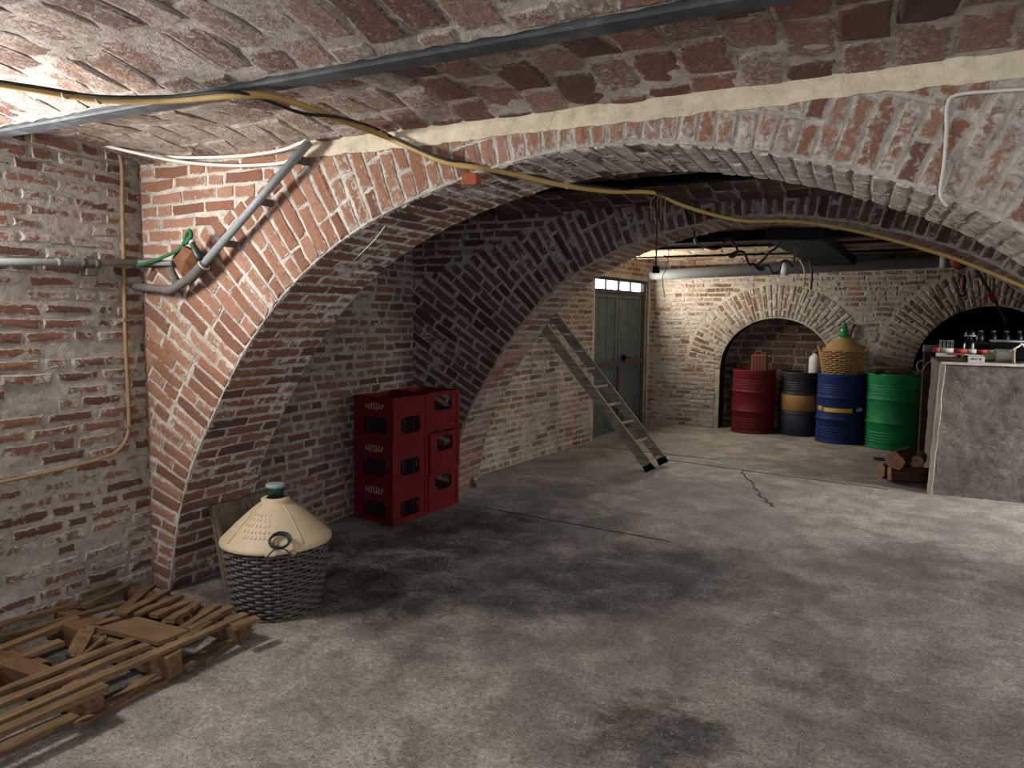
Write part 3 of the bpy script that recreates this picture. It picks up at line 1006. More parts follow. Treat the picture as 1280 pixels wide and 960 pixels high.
# yellow cable with its ties, one thing
pts = [gz(-25, 102, 2.335), gz(40, 112, 2.322), gz(130, 125, 2.303), gz(215, 125, 2.303), gz(310, 118, 2.303), gz(360, 126, 2.31), gz(410, 144, 2.31), gy(480, 170, 2.63), gy(520, 187, 2.655), gy(562, 204, 2.655), gy(620, 213, 2.72), gy(700, 231, 3.15), gy(760, 239, 3.75), gy(818, 241, 4.2), gy(848, 255, 4.55), gy(890, 268, 5.05), gy(931, 276, 5.30), gy(1000, 277, 5.37), gy(1080, 291, 5.37), gy(1167, 315, 5.37), gy(1213, 331, 5.37), gy(1290, 363, 5.37)]
yc = cable('yellow_cable', 'thick yellow ochre cable sagging from the ceiling beam through both arches', pts, 0.0125, M_yellow)
for p in (gz(82, 118.5, 2.312), gz(124, 124.5, 2.304), gz(292, 120, 2.303), gz(405, 142, 2.31), gy(476, 168, 2.61), gy(540, 196, 2.655), gy(708, 232, 3.2)):
    q = p; m = MB()
    m.tube([p + Vector((0.0, .014 * math.cos(a), .014 * math.sin(a))) for a in np.linspace(0, 2 * math.pi, 9)[:-1]], .0025, 5, 1, True)
    m.build('cable_tie', M_whitecable, yc, origin=None).location = -Vector(pts[0])
cable('black_cable', 'thin black cable wound along the yellow cable near the ceiling beam',
      [gz(-25, 98, 2.34), gz(60, 111, 2.326), gz(125, 120.5, 2.308), gz(215, 120.5, 2.308), gz(280, 114.5, 2.308), gz(315, 119, 2.30), gz(345, 130, 2.29), gz(380, 142, 2.28), gz(425, 147, 2.30), (gy(468, 160, 2.6)), gy(500, 176, 2.64), gy(560, 200, 2.64), gy(640, 211, 2.8), gy(700, 227, 3.15), gy(770, 236, 3.8), gy(815, 240, 4.2)], 0.006, M_blackcable)
cable('white_cable', 'lower of two white cables looping under the vault to the pipe top', [gx(128, 181, XL + .03), gy(165, 190, 2.5), gy(225, 202, 2.62), gy(290, 207, 2.64), gy(350, 204, 2.63), gy(368, 195, 2.62), gy(384, 177, 2.6)], .008, M_whitecable, group='white cables at the arch corner')
cable('white_cable', 'upper of two white cables looping under the vault to the pipe top', [gy(195, 195, 2.62), gy(240, 197, 2.63), gy(300, 195, 2.63), gy(350, 188, 2.62), gy(375, 179, 2.6), gy(384, 175, 2.59)], .008, M_whitecable, group='white cables at the arch corner')
o = cable('wire_conduit', 'thin pale conduit dropping down the right side of the near arch', [gy(1310, 110, 2.672), gy(1240, 114, 2.672), gy(1195, 119, 2.672), gy(1184, 132, 2.672), gy(1183, 165, 2.672), gy(1180, 205, 2.672), gy(1176, 232, 2.672), gy(1176, 246, 2.672), gy(1184, 258, 2.69)], .006, M_whitecable)
o = cable('wall_conduit', 'tan conduit running down the left wall and bending along it', [gx(128, 181, XL + .02), gx(145, 188, XL + .02), gx(152, 206, XL + .02), gx(153, 260, XL + .02), gx(155, 350, XL + .02), gx(157, 430, XL + .02), gx(161, 515, XL + .02), gx(159, 545, XL + .02), gx(146, 564, XL + .02), gx(124, 574, XL + .02), gx(70, 588, XL + .02), gx(0, 603, XL + .02), gx(-60, 615, XL + .02)], .010, M_tan)
for q in ((156, 400), (161, 533), (140, 569), (128, 573)):
    p = gx(q[0], q[1], XL + .015); m = MB(); m.box(p - o.location, (.03, .034, .016)); m.build('clip', M_tan, o)

# grey water pipe on the left wall with union and bracket
wp_ = thing('wall_pipe', 'grey steel water pipe running level along the left wall', 'pipe', gx(112, 328, XL + .045))
L0 = wp_.location
m = W(); m.tube([gx(-60, 327, XL + .045), gx(60, 328, XL + .045), gx(195, 328, XL + .045)], .017, 12, 1); m.build('pipe', M_greypipe, wp_)
m = W(); m.tube([gy(168, 328, 2.63), gy(215, 329, 2.63)], .015, 12, 1); m.build('pipe', M_greypipe, wp_)
m = W(); p = gx(112, 329, XL + .045)
m.tube([p + Vector((0, -.05, 0)), p + Vector((0, -.02, 0))], .022, 10, 1); m.build('union_nut', M_darkpipe, wp_); m = W(); m.tube([p + Vector((0, .02, 0)), p + Vector((0, .05, 0))], .022, 10, 1)
m.build('union_nut', M_darkpipe, wp_)
m = W(); m.tube([gx(70, 328, XL + .045), gx(76, 328, XL + .045)], .020, 10, 1); m.build('union_nut', M_greypipe, wp_)
m = W(); m.box(p + Vector((-.02, 0, 0)), (.04, .035, .07)); m.box(p + Vector((-.01, 0, -.045)), (.05, .05, .035)); m.build('bracket', M_darkpipe, wp_, bevel=.004)

# sloping conduit pipe on the near arch: pipe, clamp, branch fitting, elbow run
dp = thing('sloping_pipe', 'grey pipe slanting up the corner of the near arch', 'pipe', gy(256, 330, 2.62))
m = W(); m.tube([gy(386, 178, 2.60), gy(253, 332, 2.60)], .020, 14, 1); m.build('pipe', M_greypipe, dp)
m = W(); m.tube([gy(256, 328, 2.60), gy(236, 350, 2.60)], .027, 14, 1); m.build('socket', M_darkpipe, dp)
m = W(); m.tube([gy(238, 347, 2.60), gy(216, 361, 2.60), gy(205, 362, 2.60)], .024, 14, 6); m.tube([gy(222, 356, 2.60), gy(212, 336, 2.60)], .022, 12, 1); m.build('branch_fitting', M_darkpipe, dp)
m = W(); m.tube([gy(210, 362, 2.60), gx(168, 358, XL + .03)], .021, 12, 1); m.build('pipe_run', M_darkpipe, dp)
m = W(); p = gy(255, 331, 2.60); d = (gy(386, 178, 2.60) - gy(253, 332, 2.60)).normalized()
q1 = d.cross(Vector((0, 1, 0))).normalized()
m.tube([p + q1 * .029 * math.cos(a) + Vector((0, 1, 0)) * .029 * math.sin(a) for a in np.linspace(0, 2 * math.pi, 13)[:-1]], .0035, 5, 1, True); m.build('clamp', M_whitecable, dp)
for tt in (.12, .45, .8):
    p = gy(386, 178, 2.60).lerp(gy(253, 332, 2.60), tt); m = W(); m.box(p + Vector((0, .05, 0)), (.03, .07, .03)); m.build('bracket', M_darkpipe, dp)

# green rope tied round a rusty offcut and a bottle neck
cable('green_rope', 'green rope knotted over the pipe corner by the left wall', [gy(172, 332, 2.60), gy(190, 327, 2.60), gy(205, 321, 2.59), gy(222, 313, 2.58), gy(230, 304, 2.57), gy(233, 293, 2.56), gy(237, 288, 2.56), gy(239, 295, 2.56), gy(233, 304, 2.56), gy(236, 296, 2.57)], .0095, M_green, 'rope')
bt = thing('green_bottle', 'dark green plastic tube end with white band hung in the green rope', 'bottle', gy(244, 314, 2.575))
m = W(); m.tube([gy(238, 298, 2.575), gy(244, 312, 2.575), gy(251, 325, 2.585)], .02, 12, 4, radii=[.010, .014, .020, .021, .018]); m.build('body', m_paint('dark_bottle', lin('#232d2c'), rough=.35), bt)
m = W(); m.tube([gy(239, 300, 2.573), gy(241, 303.5, 2.573)], .0165, 12, 1); m.build('band', M_whitecable, bt)
m = MB()
a = [gy(215, 322, 2.63), gy(228, 307, 2.57), gy(240, 314, 2.56), gy(247, 330, 2.58), gy(240, 345, 2.60), gy(226, 343, 2.59)]
c = gy(231, 326, 2.535)
bk = [Vector((p.x, p.y + .035, p.z)) for p in a]
m.add(a + [c] + bk, [(i, (i + 1) % 6, 6) for i in range(6)] + [(i, 7 + i, 7 + (i + 1) % 6, (i + 1) % 6) for i in range(6)] + [(12, 11, 10, 9, 8, 7)])
tag(m.build('rusty_plate', m_paint('rusty_sheet', lin('#6b4228'), lin('#3a2418'), .5, .8, 14), origin=c), 'folded rusty brown sheet piece wedged behind the green rope', 'scrap')
# small red tile end below the yellow cable
m = MB(); m.box((0, 0, 0), (.075, .05, .05), Matrix.Rotation(.15, 3, 'Y'), .1, .004)
o = m.build('junction_box', m_paint('brick_red_box', lin('#8a4426'), lin('#4a2618'), .4, .75, 20), bevel=.004); o.location = gy(589, 224, Y1 - .02); tag(o, 'small brick red box fixed on the near arch edge under the yellow cable', 'box')
cable('wire_scrap', 'thin twisted white wire stuck to the near arch underside', [gy(481, 283, 2.69), gy(468, 300, 2.75), gy(450, 318, 2.8), gy(438, 330, 2.85), gy(428, 342, 2.9), gy(418, 352, 2.95)], .002, M_whitecable, 'wire', 5)

# hanging lamp cable and wires under the beam of the middle bay
hl = thing('pendant_cable', 'black pendant cable with lampholder box hanging between the arches', 'lamp', gy(817, 215, 4.24))
m = W(); m.bar(gy(816, 208, 4.24), gy(816, 232, 4.24), .035, .03, (1, 0, 0)); m.build('bracket', M_black, hl)
m = W(); m.tube([gy(821, 240, 4.24), gy(821, 290, 4.24), gy(820, 334, 4.24)], .005, 8, 3); m.build('cord', M_blackcable, hl)
m = W(); p = gy(820, 337, 4.24); m.box(p, (.04, .04, .04), None, .25); m.build('lampholder', M_black, hl, bevel=.003)
for k, (x, y0, y1) in enumerate(((814, 246, 276), (822, 244, 262), (826, 243, 275), (831, 243, 298))):
    cable('loose_wire', ['short pale wire end left of the hanging lamp cord', 'shortest pale wire end beside the hanging lamp cord', 'pale wire end just right of the hanging lamp cord', 'longest pale wire end right of the hanging lamp cord'][k], [gy(823, 241, 4.22), gy(x, y0 + 4, 4.2), gy(x - .5, (y0 + y1) / 2, 4.2), gy(x, y1, 4.2)], .003, M_tan, 'wire', 5, 'wire ends under the middle beam')
cable('thin_wire', 'thin dark wire hanging long under the second arch to the door corner', [gy(826, 243, 4.25), gy(832, 300, 4.3), gy(836, 315, 4.32), gy(833, 335, 4.33), gy(828, 348, 4.33), gy(831, 372, 4.33)], .0022, M_rust, 'wire', 5)
cable('black_cable', 'black cable running along the middle beam to the pendant', [gy(650, 243, 4.19), gy(740, 237, 4.2), gy(820, 240, 4.2), gy(860, 262, 4.9), gy(868, 285, 5.5), gy(868, 296, 5.6)], .010, M_blackcable)
TB = 7.0
cable('black_cable', 'coiled black cable tangle drooping in front of the back wall pipe', [gy(868, 296, 5.6), gy(872, 305, 6.3), gy(890, 311, TB), gy(903, 308, TB), gy(908, 298, TB), gy(916, 303, TB), gy(922, 313, TB), gy(917, 321, TB), gy(912, 320, TB), gy(920, 315, TB), gy(930, 316, TB), gy(936, 330, TB), gy(942, 330, TB), gy(949, 337, TB), gy(955, 336, TB), gy(947, 332, TB), gy(956, 323, TB), gy(961, 316, TB), gy(970, 310, TB), gy(978, 302, TB)], .012, M_blackcable)
cable('black_cable', 'second black cable loop hanging at the dark duct end', [gy(948, 334, TB + .1), gy(960, 332, TB + .1), gy(966, 341, TB + .1), gy(974, 339, TB + .1), gy(977, 328, TB + .1), gy(984, 326, TB + .1), gy(991, 333, TB + .1), gy(993, 322, TB + .1), gy(995, 305, TB + .1)], .010, M_blackcable)
cable('rag_strip', 'thin pale twisted rag strip hanging below the dark duct', [gy(1000, 325, 9.2), gy(1005, 335, 9.2), gy(1006, 348, 9.2), gy(1004, 362, 9.2)], .010, M_tan, 'rag', 6)
cable('black_strap', 'short dark strap hanging beside the pale rag', [gy(1012, 325, 9.2), gy(1015, 340, 9.2), gy(1014, 362, 9.2)], .012, M_blackcable, 'strap', 6)

# dark duct along the far ceiling and grey drain pipe on the back wall
m = MB(); a0, a1 = gz(955, 300, 2.27), gz(1028, 300, 2.27); b0 = Vector((a0.x + .22, 10.45, 2.27)); b1 = Vector((a1.x + .25, 10.45, 2.27))
m.prism([a0, a1, b1, b0], (0, 0, .10))
tag(m.build('ceiling_duct', M_black, origin=a0, bevel=.005), 'flat dark boarded duct crossing the far ceiling above the cables', 'duct')
bp = thing('drain_pipe', 'thick grey drain pipe along the top of the back wall', 'pipe', (-1.0, 10.38, 2.25))
pa, pb = gy(796, 344.5, 10.36), gy(1215, 325, 10.36)
m = W(); m.tube([pa + Vector((-.10, -.1, -.02)), pa, pb], .075, 18, 1); m.build('pipe', M_greypipe, bp)
for tt in (.03, .49, .93):
    c = pa.lerp(pb, tt); d = (pb - pa).normalized(); m = W(); m.tube([c - d * .05, c + d * .05], .084, 18, 1); m.build('collar', M_greypipe, bp)
for tt in (.25, .72):
    c = pa.lerp(pb, tt); m = W(); m.box(c + Vector((0, .11, 0)), (.04, .2, .04)); m.build('bracket', M_black, bp)

# chain hoist by the back wall
M_red = m_paint('red_enamel', lin('#5e1512'), lin('#4a120f'), .4, .5, 12)
hs = thing('chain_hoist', 'red chain hoist hanging in front of the back wall', 'hoist', gy(1200, 326, 9.9))
m = W(); p = gy(1200, 326, 9.9); m.lathe([(.02, -.05), (.09, -.05), (.10, -.03), (.10, .03), (.09, .05), (.02, .05)], p, 20, Matrix.Rotation(math.pi / 2, 3, 'X')); m.tube([p + Vector((0, 0, .07)), p + Vector((0, 0, .14))], .018, 8, 1); m.build('hoist_block', M_red, hs)
m = W(); p = gy(1204, 353, 9.9); m.lathe([(.012, -.08), (.03, -.05), (.034, .02), (.02, .07), (.012, .09)], p, 14); m.tube([p + Vector((0, 0, -.08)), p + Vector((.03, 0, -.12)), p + Vector((0, 0, -.16)), p + Vector((-.03, 0, -.13))], .012, 6, 3); m.build('hook_block', M_red, hs)
for x0, x1, y1 in ((1198.5, 1198, 392), (1202, 1201.5, 390), (1205.5, 1205, 388)):
    a, b = gy(x0, 328, 9.9), gy(x1, y1, 9.9); m = W(); n = 26
    for i in range(n):
        c = a.lerp(b, (i + .5) / n); hh = (b - a).length / n * .62
        s = Vector((.012, 0, 0)) if i % 2 else Vector((0, .012, 0))
        m.tube([c + s + Vector((0, 0, hh * .6)), c - s + Vector((0, 0, hh * .6)), c - s - Vector((0, 0, hh * .6)), c + s - Vector((0, 0, hh * .6))], .0045, 4, 1, True)
    m.build('chain', M_blackcable, hs)
ss = thing('lifting_strap', 'dark strap slanting down from the hoist to the right recess', 'strap', gy(1218, 325, 9.8))
m = W(); m.bar(gy(1205, 309, 9.86), gy(1246, 380, 9.6), .035, .008, (0, 1, 0), 0, 8); m.bar(gy(1246, 380, 9.6), gy(1258, 404, 9.5), .025, .008, (0, 1, 0), 0, 4); m.build('band', M_blackcable, ss)
m = W(); m.bar(gy(1237, 366, 9.62), gy(1243, 377, 9.6), .06, .03, (0, 1, 0)); m.build('buckle', M_red, ss, bevel=.004)

# ---- drums
def drum(name, label, base, r, h, paint, bands=(), group='oil drums along the back wall', seed=0):
    t = thing(name, label, 'drum', base, (0, 0, seed), group)
    pr = [(.0, .012), (r - .02, .012), (r - .018, 0), (r + .004, 0), (r + .006, .012), (r, .022)]
    def wav(z0, z1, n):
        for i in range(n * 4 + 1):
            pr.append((r + .0035 * math.sin(i * math.pi / 2), z0 + (z1 - z0) * i / (n * 4)))
    def hoop(z):
        for dz, dr in ((-.022, 0), (-.012, .006), (-.004, .013), (.004, .013), (.012, .006), (.022, 0)): pr.append((r + dr, z + dz))
    wav(.08, .22, 4); hoop(h * .35); hoop(h * .66); wav(h * .72, h * .86, 4)
    pr += [(r, h - .03), (r + .006, h - .012), (r + .004, h), (r - .016, h), (r - .02, h - .018), (0.0, h - .018)]
    m = MB(); m.lathe(pr, (0, 0, 0), 48, None, True, False); m.build('drum_shell', paint, t)
    m = MB(); m.lathe([(0.0, 0), (.032, 0), (.032, .014), (.02, .018), (0.0, .018)], (r * .6, 0, h - .018), 14, None, True, False); m.build('bung', M_rust, t)
    for z0, z1, mt in bands:
        m = MB(); m.lathe([(r + .003, z0), (r + .0065, z0 + .004), (r + .0065, z1 - .004), (r + .003, z1)], (0, 0, 0), 48, None, True, False); m.build('paint_band', mt, t)
    return t


DR = 0.305; DH = 0.86
def drum_at(px, py):
    p = gz(px, py); d = Vector((p.x, p.y, 0)).normalized(); return p + d * DR


M_dred = m_paint('drum_red', lin('#510a0c'), lin('#260708'), .35, .5, 6, .22)
M_dblk = m_paint('drum_black', lin('#17181a'), lin('#2a2420'), .4, .5, 6)
M_doch = m_paint('drum_ochre', lin('#8a6236'), lin('#4a3420'), .5, .6, 8)
M_dnavy = m_paint('drum_navy', lin('#1a2233'), lin('#15161a'), .5, .5, 8)
M_dblu = m_paint('drum_blue', lin('#0c2453'), lin('#09132a'), .35, .5, 6, .22)
M_dyel = m_paint('drum_yellow', lin('#c49a3a'), lin('#6b5424'), .4, .55, 12)
M_dgrn = m_paint('drum_green', lin('#0b6d3a'), lin('#0a3d24'), .35, .45, 6, .25)
dr1 = drum('oil_drum', 'plain dark red steel drum, first from the left in the recess', drum_at(940, 543), .285, .87, M_dred, seed=.4)
dr2 = drum('oil_drum', 'black and navy steel drum with wide ochre middle band', drum_at(998, 546.5), .250, .86, M_dblk, [(.02, .33, M_dnavy), (.34, .565, M_doch)], seed=1.2)
dr3 = drum('oil_drum', 'blue steel drum with short yellow stripe carrying wicker demijohn', drum_at(1048, 556), .284, .885, M_dblu, seed=2.0)
dr4 = drum('oil_drum', 'bright green steel drum beside the concrete block', drum_at(1114, 563.5), .304, .92, M_dgrn, seed=.9)
# yellow painted stripe on the blue drum, facing the room
m = MB(); r = .284 + .004; th0 = math.atan2(-dr3.location.y, -dr3.location.x) - 2.0
def arc_patch(m, r, a0, a1, z0, z1, n=10):
    vs = []
    for i in range(n + 1):
        a = a0 + (a1 - a0) * i / n
        for rr, z in ((r - .004, z0), (r + .003, z0), (r + .003, z1), (r - .004, z1)): vs.append((rr * math.cos(a), rr * math.sin(a), z))
    m.add(vs, [(i * 4 + k, i * 4 + (k + 1) % 4, i * 4 + 4 + (k + 1) % 4, i * 4 + 4 + k) for i in range(n) for k in range(4)] + [(0, 1, 2, 3), (n * 4 + 3, n * 4 + 2, n * 4 + 1, n * 4)])
arc_patch(m, r, th0 - .72, th0 + .50, .405, .455); m.build('stripe', M_dyel, dr3)
for a in (-1.12, -1.02, -.95, -.86): 
    mm = MB(); arc_patch(mm, r, th0 + a, th0 + a + .05, .405 + random.uniform(0, .015), .455 + random.uniform(0, .02), 3); mm.build('lettering', M_dyel, dr3)
for a in (.72, .82, .90, 1.0):
    mm = MB(); arc_patch(mm, r, th0 + a, th0 + a + .05, .425, .455 + random.uniform(0, .02), 3); mm.build('lettering', M_whitecable, dr3)

# white jerrycan bottle on the dark drum
p = Vector((dr2.location.x + .17, dr2.location.y - .06, .832))
jb = thing('white_bottle', 'white plastic bottle standing on the drum with ochre band', 'bottle', p)
M_wht = m_paint('milky_plastic', lin('#b9b6ad'), lin('#8a857a'), .35, .45, 9)
m = MB(); m.lathe([(.0, 0), (.072, 0), (.078, .01), (.078, .19), (.07, .235), (.045, .262), (.034, .268), (.034, .285)], (0, 0, 0), 24, None, True); m.build('body', M_wht, jb)
m = MB(); m.lathe([(.036, .283), (.038, .288), (.038, .312), (.034, .316)], (0, 0, 0), 18); m.build('cap', m_paint('grey_cap', lin('#4a4845')), jb)
m = MB(); m.tube([(.02, 0, .285), (.075, 0, .255), (.092, 0, .2), (.078, 0, .13)], .011, 7, 5); m.build('handle', M_wht, jb)
# reddish can behind the red drum
p = Vector((dr1.location.x + .06, dr1.location.y + .02, .852))
rc = thing('rusty_can', 'reddish rusty can standing on the dark red drum', 'can', p)
M_can = m_paint('can_rust', lin('#5c2c1e'), lin('#2c1812'), .5, .7, 14)
m = MB(); m.box((0, 0, .115), (.21, .13, .23), None, .03); m.build('body', M_can, rc, bevel=.012)
m = MB()
for k in range(5): m.box((-.08 + .04 * k, -.066, .115), (.012, .008, .2))
m.build('rib', M_can, rc); m = MB(); m.tube([(-.06, 0, .225), (-.05, 0, .265), (.03, 0, .265), (.04, 0, .225)], .009, 7, 4); m.build('handle', M_can, rc)
m = MB(); m.lathe([(.022, .22), (.024, .25), (.018, .256)], (.075, 0, 0), 14); m.build('cap', M_rust, rc)

# ---- woven basket builder
def weave(t, mat_w, mat_d, r0, r1, h, rows, stakes, tr, zs=0.0, amp=.008, bulge=.0):
    def rad(z):
        u = z / h; return r0 + (r1 - r0) * u + bulge * math.sin(math.pi * u)
    m = MB(); m.lathe([(.0, .004)] + [(rad(h * i / 12) - .014, max(.004, h * i / 12)) for i in range(13)], (0, 0, zs), 40, None, True, False); m.build('basket_lining', mat_d, t)
    m = MB()
    for i in range(rows):
        z = h * (i + .5) / rows; n = stakes * 4; pts = []
        for k in range(n):
            a = 2 * math.pi * k / n
            rr = rad(z) + amp * math.cos(stakes / 2 * a + (math.pi if i % 2 else 0))
            pts.append((rr * math.cos(a), rr * math.sin(a), zs + z + .0015 * math.sin(7 * a + i)))
        m.tube(pts, tr, 6, 1, True)
    o = m.build('wicker_weave', mat_w, t, auto=False); o['kind'] = 'stuff'
    m = MB()
    for k in range(stakes):
        a = 2 * math.pi * k / stakes
        m.tube([((rad(z) - .002) * math.cos(a), (rad(z) - .002) * math.sin(a), zs + z) for z in np.linspace(.005, h, 6)], tr * .8, 5, 1)
    o = m.build('wicker_stakes', mat_w, t, auto=False); o['kind'] = 'stuff'
    m = MB()
    for q in range(3):
        n = 40; m.tube([((rad(h) + .006 * math.cos(9 * 2 * math.pi * k / n + q * 2.1)) * math.cos(2 * math.pi * k / n), (rad(h) + .006 * math.cos(9 * 2 * math.pi * k / n + q * 2.1)) * math.sin(2 * math.pi * k / n), zs + h + .006 * math.sin(9 * 2 * math.pi * k / n + q * 2.1)) for k in range(n)], tr * .9, 5, 1, True)
    m.build('basket_rim', mat_w, t, auto=False)


# ---- big demijohn in the foreground
DJ = gz(332, 779) + Vector((-.10, .19, 0))
M_wick = m_paint('dark_wicker', lin('#453f38'), lin('#7d756a'), .5, .5, 22, .5)
M_wickd = m_paint('basket_dark', lin('#100e0c'), rough=.9, amt=.1)
M_lid = m_paint('cream_plastic', lin('#b3a285'), lin('#948468'), .30, .5, 5, .4)
M_glass = m_paint('dark_green_glass', lin('#10332f'), lin('#0a1f1d'), .3, .15, 12, .6)
dj = thing('demijohn', 'large demijohn in dark woven basket with cream conical lid', 'demijohn', DJ)
dj.scale = (1.0, 1.0, 0.945)
weave(dj, M_wick, M_wickd, .205, .262, .40, 21, 32, .0082, 0, .009, .012)
m = MB(); m.lathe([(.255, .395), (.281, .392), (.286, .398), (.284, .412), (.272, .425), (.245, .452), (.205, .495), (.150, .548), (.105, .588), (.078, .606), (.074, .612), (.074, .628), (.066, .634), (.048, .634)], (0, 0, 0), 56, None, True, False)
lid = m.build('lid', M_lid, dj)
# raised moulded moulded lettering and ribs on the lid
th = math.atan2(-DJ.y, -DJ.x)
m = MB()
for row, zz in enumerate((.47, .495, .52, .545, .565)):
    rr = np.interp(zz, [.425, .452, .495, .548, .588], [.272, .245, .205, .150, .105])
    for k in range(7):
        a = th - .08 - .022 * (k + 1) / rr
        c = Vector((rr * math.cos(a), rr * math.sin(a), zz))
        n = Vector((math.cos(a) * .7, math.sin(a) * .7, .72)).normalized(); x = Vector((-math.sin(a), math.cos(a), 0)); z = x.cross(n)
        R = Matrix((x, n, z)).transposed()
        m.box(c, (.006 + .010 * random.random(), .006, .017), R)
o = m.build('moulded_mark', M_lid, lid); o['kind'] = 'stuff'
for k in range(4):
    a = th + .5 + k * math.pi / 2
    m = MB(); m.tube([(r_ * math.cos(a), r_ * math.sin(a), z_ + .001) for r_, z_ in ((.27, .427), (.205, .496), (.150, .549), (.08, .606))], .0035, 5, 2); m.build('lid_rib', M_lid, lid)
m = MB(); m.lathe([(.040, .60), (.041, .675), (.047, .68), (.047, .695)], (0, 0, 0), 28); m.build('bottle_neck', M_glass, dj)
m = MB(); m.lathe([(.047, .690), (.050, .694), (.050, .706), (.045, .710)], (0, 0, 0), 28); m.build('cap', m_paint('grey_stopper', lin('#7f8984'), lin('#5c625e'), .3), dj)
m = MB(); dirn = Vector((math.cos(th), math.sin(th), 0)); side = Vector((-math.sin(th), math.cos(th), 0))
nrm = Vector((dirn.x * .60, dirn.y * .60, .80)).normalized(); upv = side.cross(nrm) * -1
if upv.z < 0: upv = -upv
cc = Vector((dirn.x * .258, dirn.y * .258, .452)) + side * .01 + nrm * .018
for q in range(4):
    rr = .046 + .004 * (q % 2); n = 26
    m.tube([cc + nrm * (.007 * (q - 1.5)) + side * (rr * math.cos(2 * math.pi * k / n) + .003 * q) + upv * rr * .95 * math.sin(2 * math.pi * k / n) for k in range(n)], .0042, 6, 1, True)
for s in (-1, 1):
    m.tube([cc - upv * .045, cc - upv * .06 + side * s * .03, cc - upv * .085 + side * s * .055 - nrm * .01, cc - upv * .105 + side * s * .075 - nrm * .005], .0042, 6, 4)
tag(m.build('wire_coil', m_paint('coil_grey', lin('#262a28'), lin('#4a4e4a'), .3, .4), dj), 'dark wire loop tied on the lid rim')
m = MB(); m.box(dirn * .285 - side * .03 + Vector((0, 0, .397)), (.05, .02, .012), Matrix.Rotation(th + math.pi / 2, 3, 'Z')); m.build('lid_tab', M_lid, dj, bevel=.003); m = MB(); m.box(dirn * .285 + side * .075 + Vector((0, 0, .40)), (.03, .02, .02), Matrix.Rotation(th + math.pi / 2, 3, 'Z')); m.build('lid_tab', M_lid, dj, bevel=.003)

# ---- small wicker demijohn on the blue drum
M_straw = m_paint('straw_wicker', lin('#8f6f45'), lin('#54402a'), .45, .7, 26)
M_strawd = m_paint('straw_dark', lin('#2c2014'), rough=.9, amt=.2)
M_ggl = m_paint('bright_green_glass', lin('#1f6b3c'), lin('#124424'), .3, .15, 10, .6)
p = Vector((dr3.location.x, dr3.location.y, .872))
d2 = thing('wicker_demijohn', 'straw wicker demijohn with green glass neck on the blue drum', 'demijohn', p)
weave(d2, M_straw, M_strawd, .225, .280, .31, 12, 30, .0095, 0, .012)
m = MB(); m.lathe([(.262, .30), (.24, .335), (.20, .375), (.15, .42), (.105, .462), (.085, .48)], (0, 0, 0), 40, None, True, False); m.build('straw_shoulder', M_straw, d2)
m = MB(); m.lathe([(.11, .455), (.085, .485), (.060, .52), (.044, .56), (.038, .60), (.046, .605), (.046, .625), (.036, .63)], (0, 0, 0), 28); m.build('glass_neck', M_ggl, d2)
m = MB(); m.lathe([(.03, .625), (.034, .65), (.028, .66)], (0, 0, 0), 16); m.build('cork', M_ggl, d2)
for s in (-1, 1):
    m = MB(); m.tube([(s * .20, -.12, .30), (s * .27, -.17, .32), (s * .29, -.12, .36), (s * .24, -.05, .37), (s * .2, -.03, .33)], .010, 6, 5); m.build('basket_handle', M_straw, d2)

# dark tool with wooden handle and dark basket behind, on the green drum a splayed board
m = MB(); m.tube([Vector((-.10, 10.49, .02)), gy(1062, 420, 10.50), gy(1068, 405, 10.51)], .02, 8, 1)
tag(m.build('tool_handle', M_rust, origin=gy(1062, 425, 10.50)), 'dark wooden tool handle leaning on the back wall behind the demijohn', 'tool')
p = Vector((dr4.location.x, dr4.location.y, .921))
br = thing('driftwood_lid', 'flat rough brown board lying on the green drum', 'board', p)
M_bark = m_wood('rough_brown', lin('#2f2119'), lin('#5a4434'))
m = MB(); vs = []
for i in range(9):
    x = -.26 + .56 * i / 8
    for yy, zz in ((-.24, .004), (-.24, .035 + .018 * random.random()), (.2, .035 + .018 * random.random()), (.2, .004)): vs.append((x, yy + random.uniform(-.03, .03), zz))
m.add(vs, [(i * 4 + k, i * 4 + (k + 1) % 4, i * 4 + 4 + (k + 1) % 4, i * 4 + 4 + k) for i in range(8) for k in range(4)] + [(3, 2, 1, 0), (32, 33, 34, 35)])
m.build('board', M_bark, br)
m = MB(); m.tube([(-.27, -.1, .05), (-.15, -.2, .07), (.02, -.22, .055), (.15, -.18, .075), (.28, -.12, .055)], .02, 7, 4); m.build('branch', M_bark, br)

# ---- concrete block
t = NT('rough_concrete'); p = t.pos()
n1 = t.noise(p, 2.2, 5, .65, .6); n2 = t.noise(p, 22, 6, .7, .7); n3 = t.noise(p, 70, 4, .6)
c = t.ramp(t.math('ADD', t.math('MULTIPLY', n1, .5), t.math('MULTIPLY', n2, .5)), [(.34, lin('#4f4a44')), (.5, lin('#6c665e')), (.68, lin('#8a8278'))])
c = t.mix(t.ramp(n2, [(.28, .6), (.40, 0.0)]), c, lin('#2b2724'))
t.bump(t.math('ADD', t.math('MULTIPLY', n2, .7), t.math('MULTIPLY', n3, .3)), .8, .02)
M_conc = t.done(c, .92, 0, .2)
BX, BY, BZT = .60, 7.42, 1.185
blk = thing('concrete_block', 'massive rough grey concrete block loaded with tools', 'block', (BX, BY, 0))
m = MB()
def cb(u, v): return (BX + 2.1 * u + .035 * (v - .5) * (1 - u) + .02, BY, BZT * v), (0, -1, 0)
sheet(m, cb, 70, 44, .02, .8)
sheet(m, lambda u, v: ((BX + .04 + .01 * v, BY + 1.3 * u, BZT * v), (-1, 0, 0)), 30, 40, .014, .8)
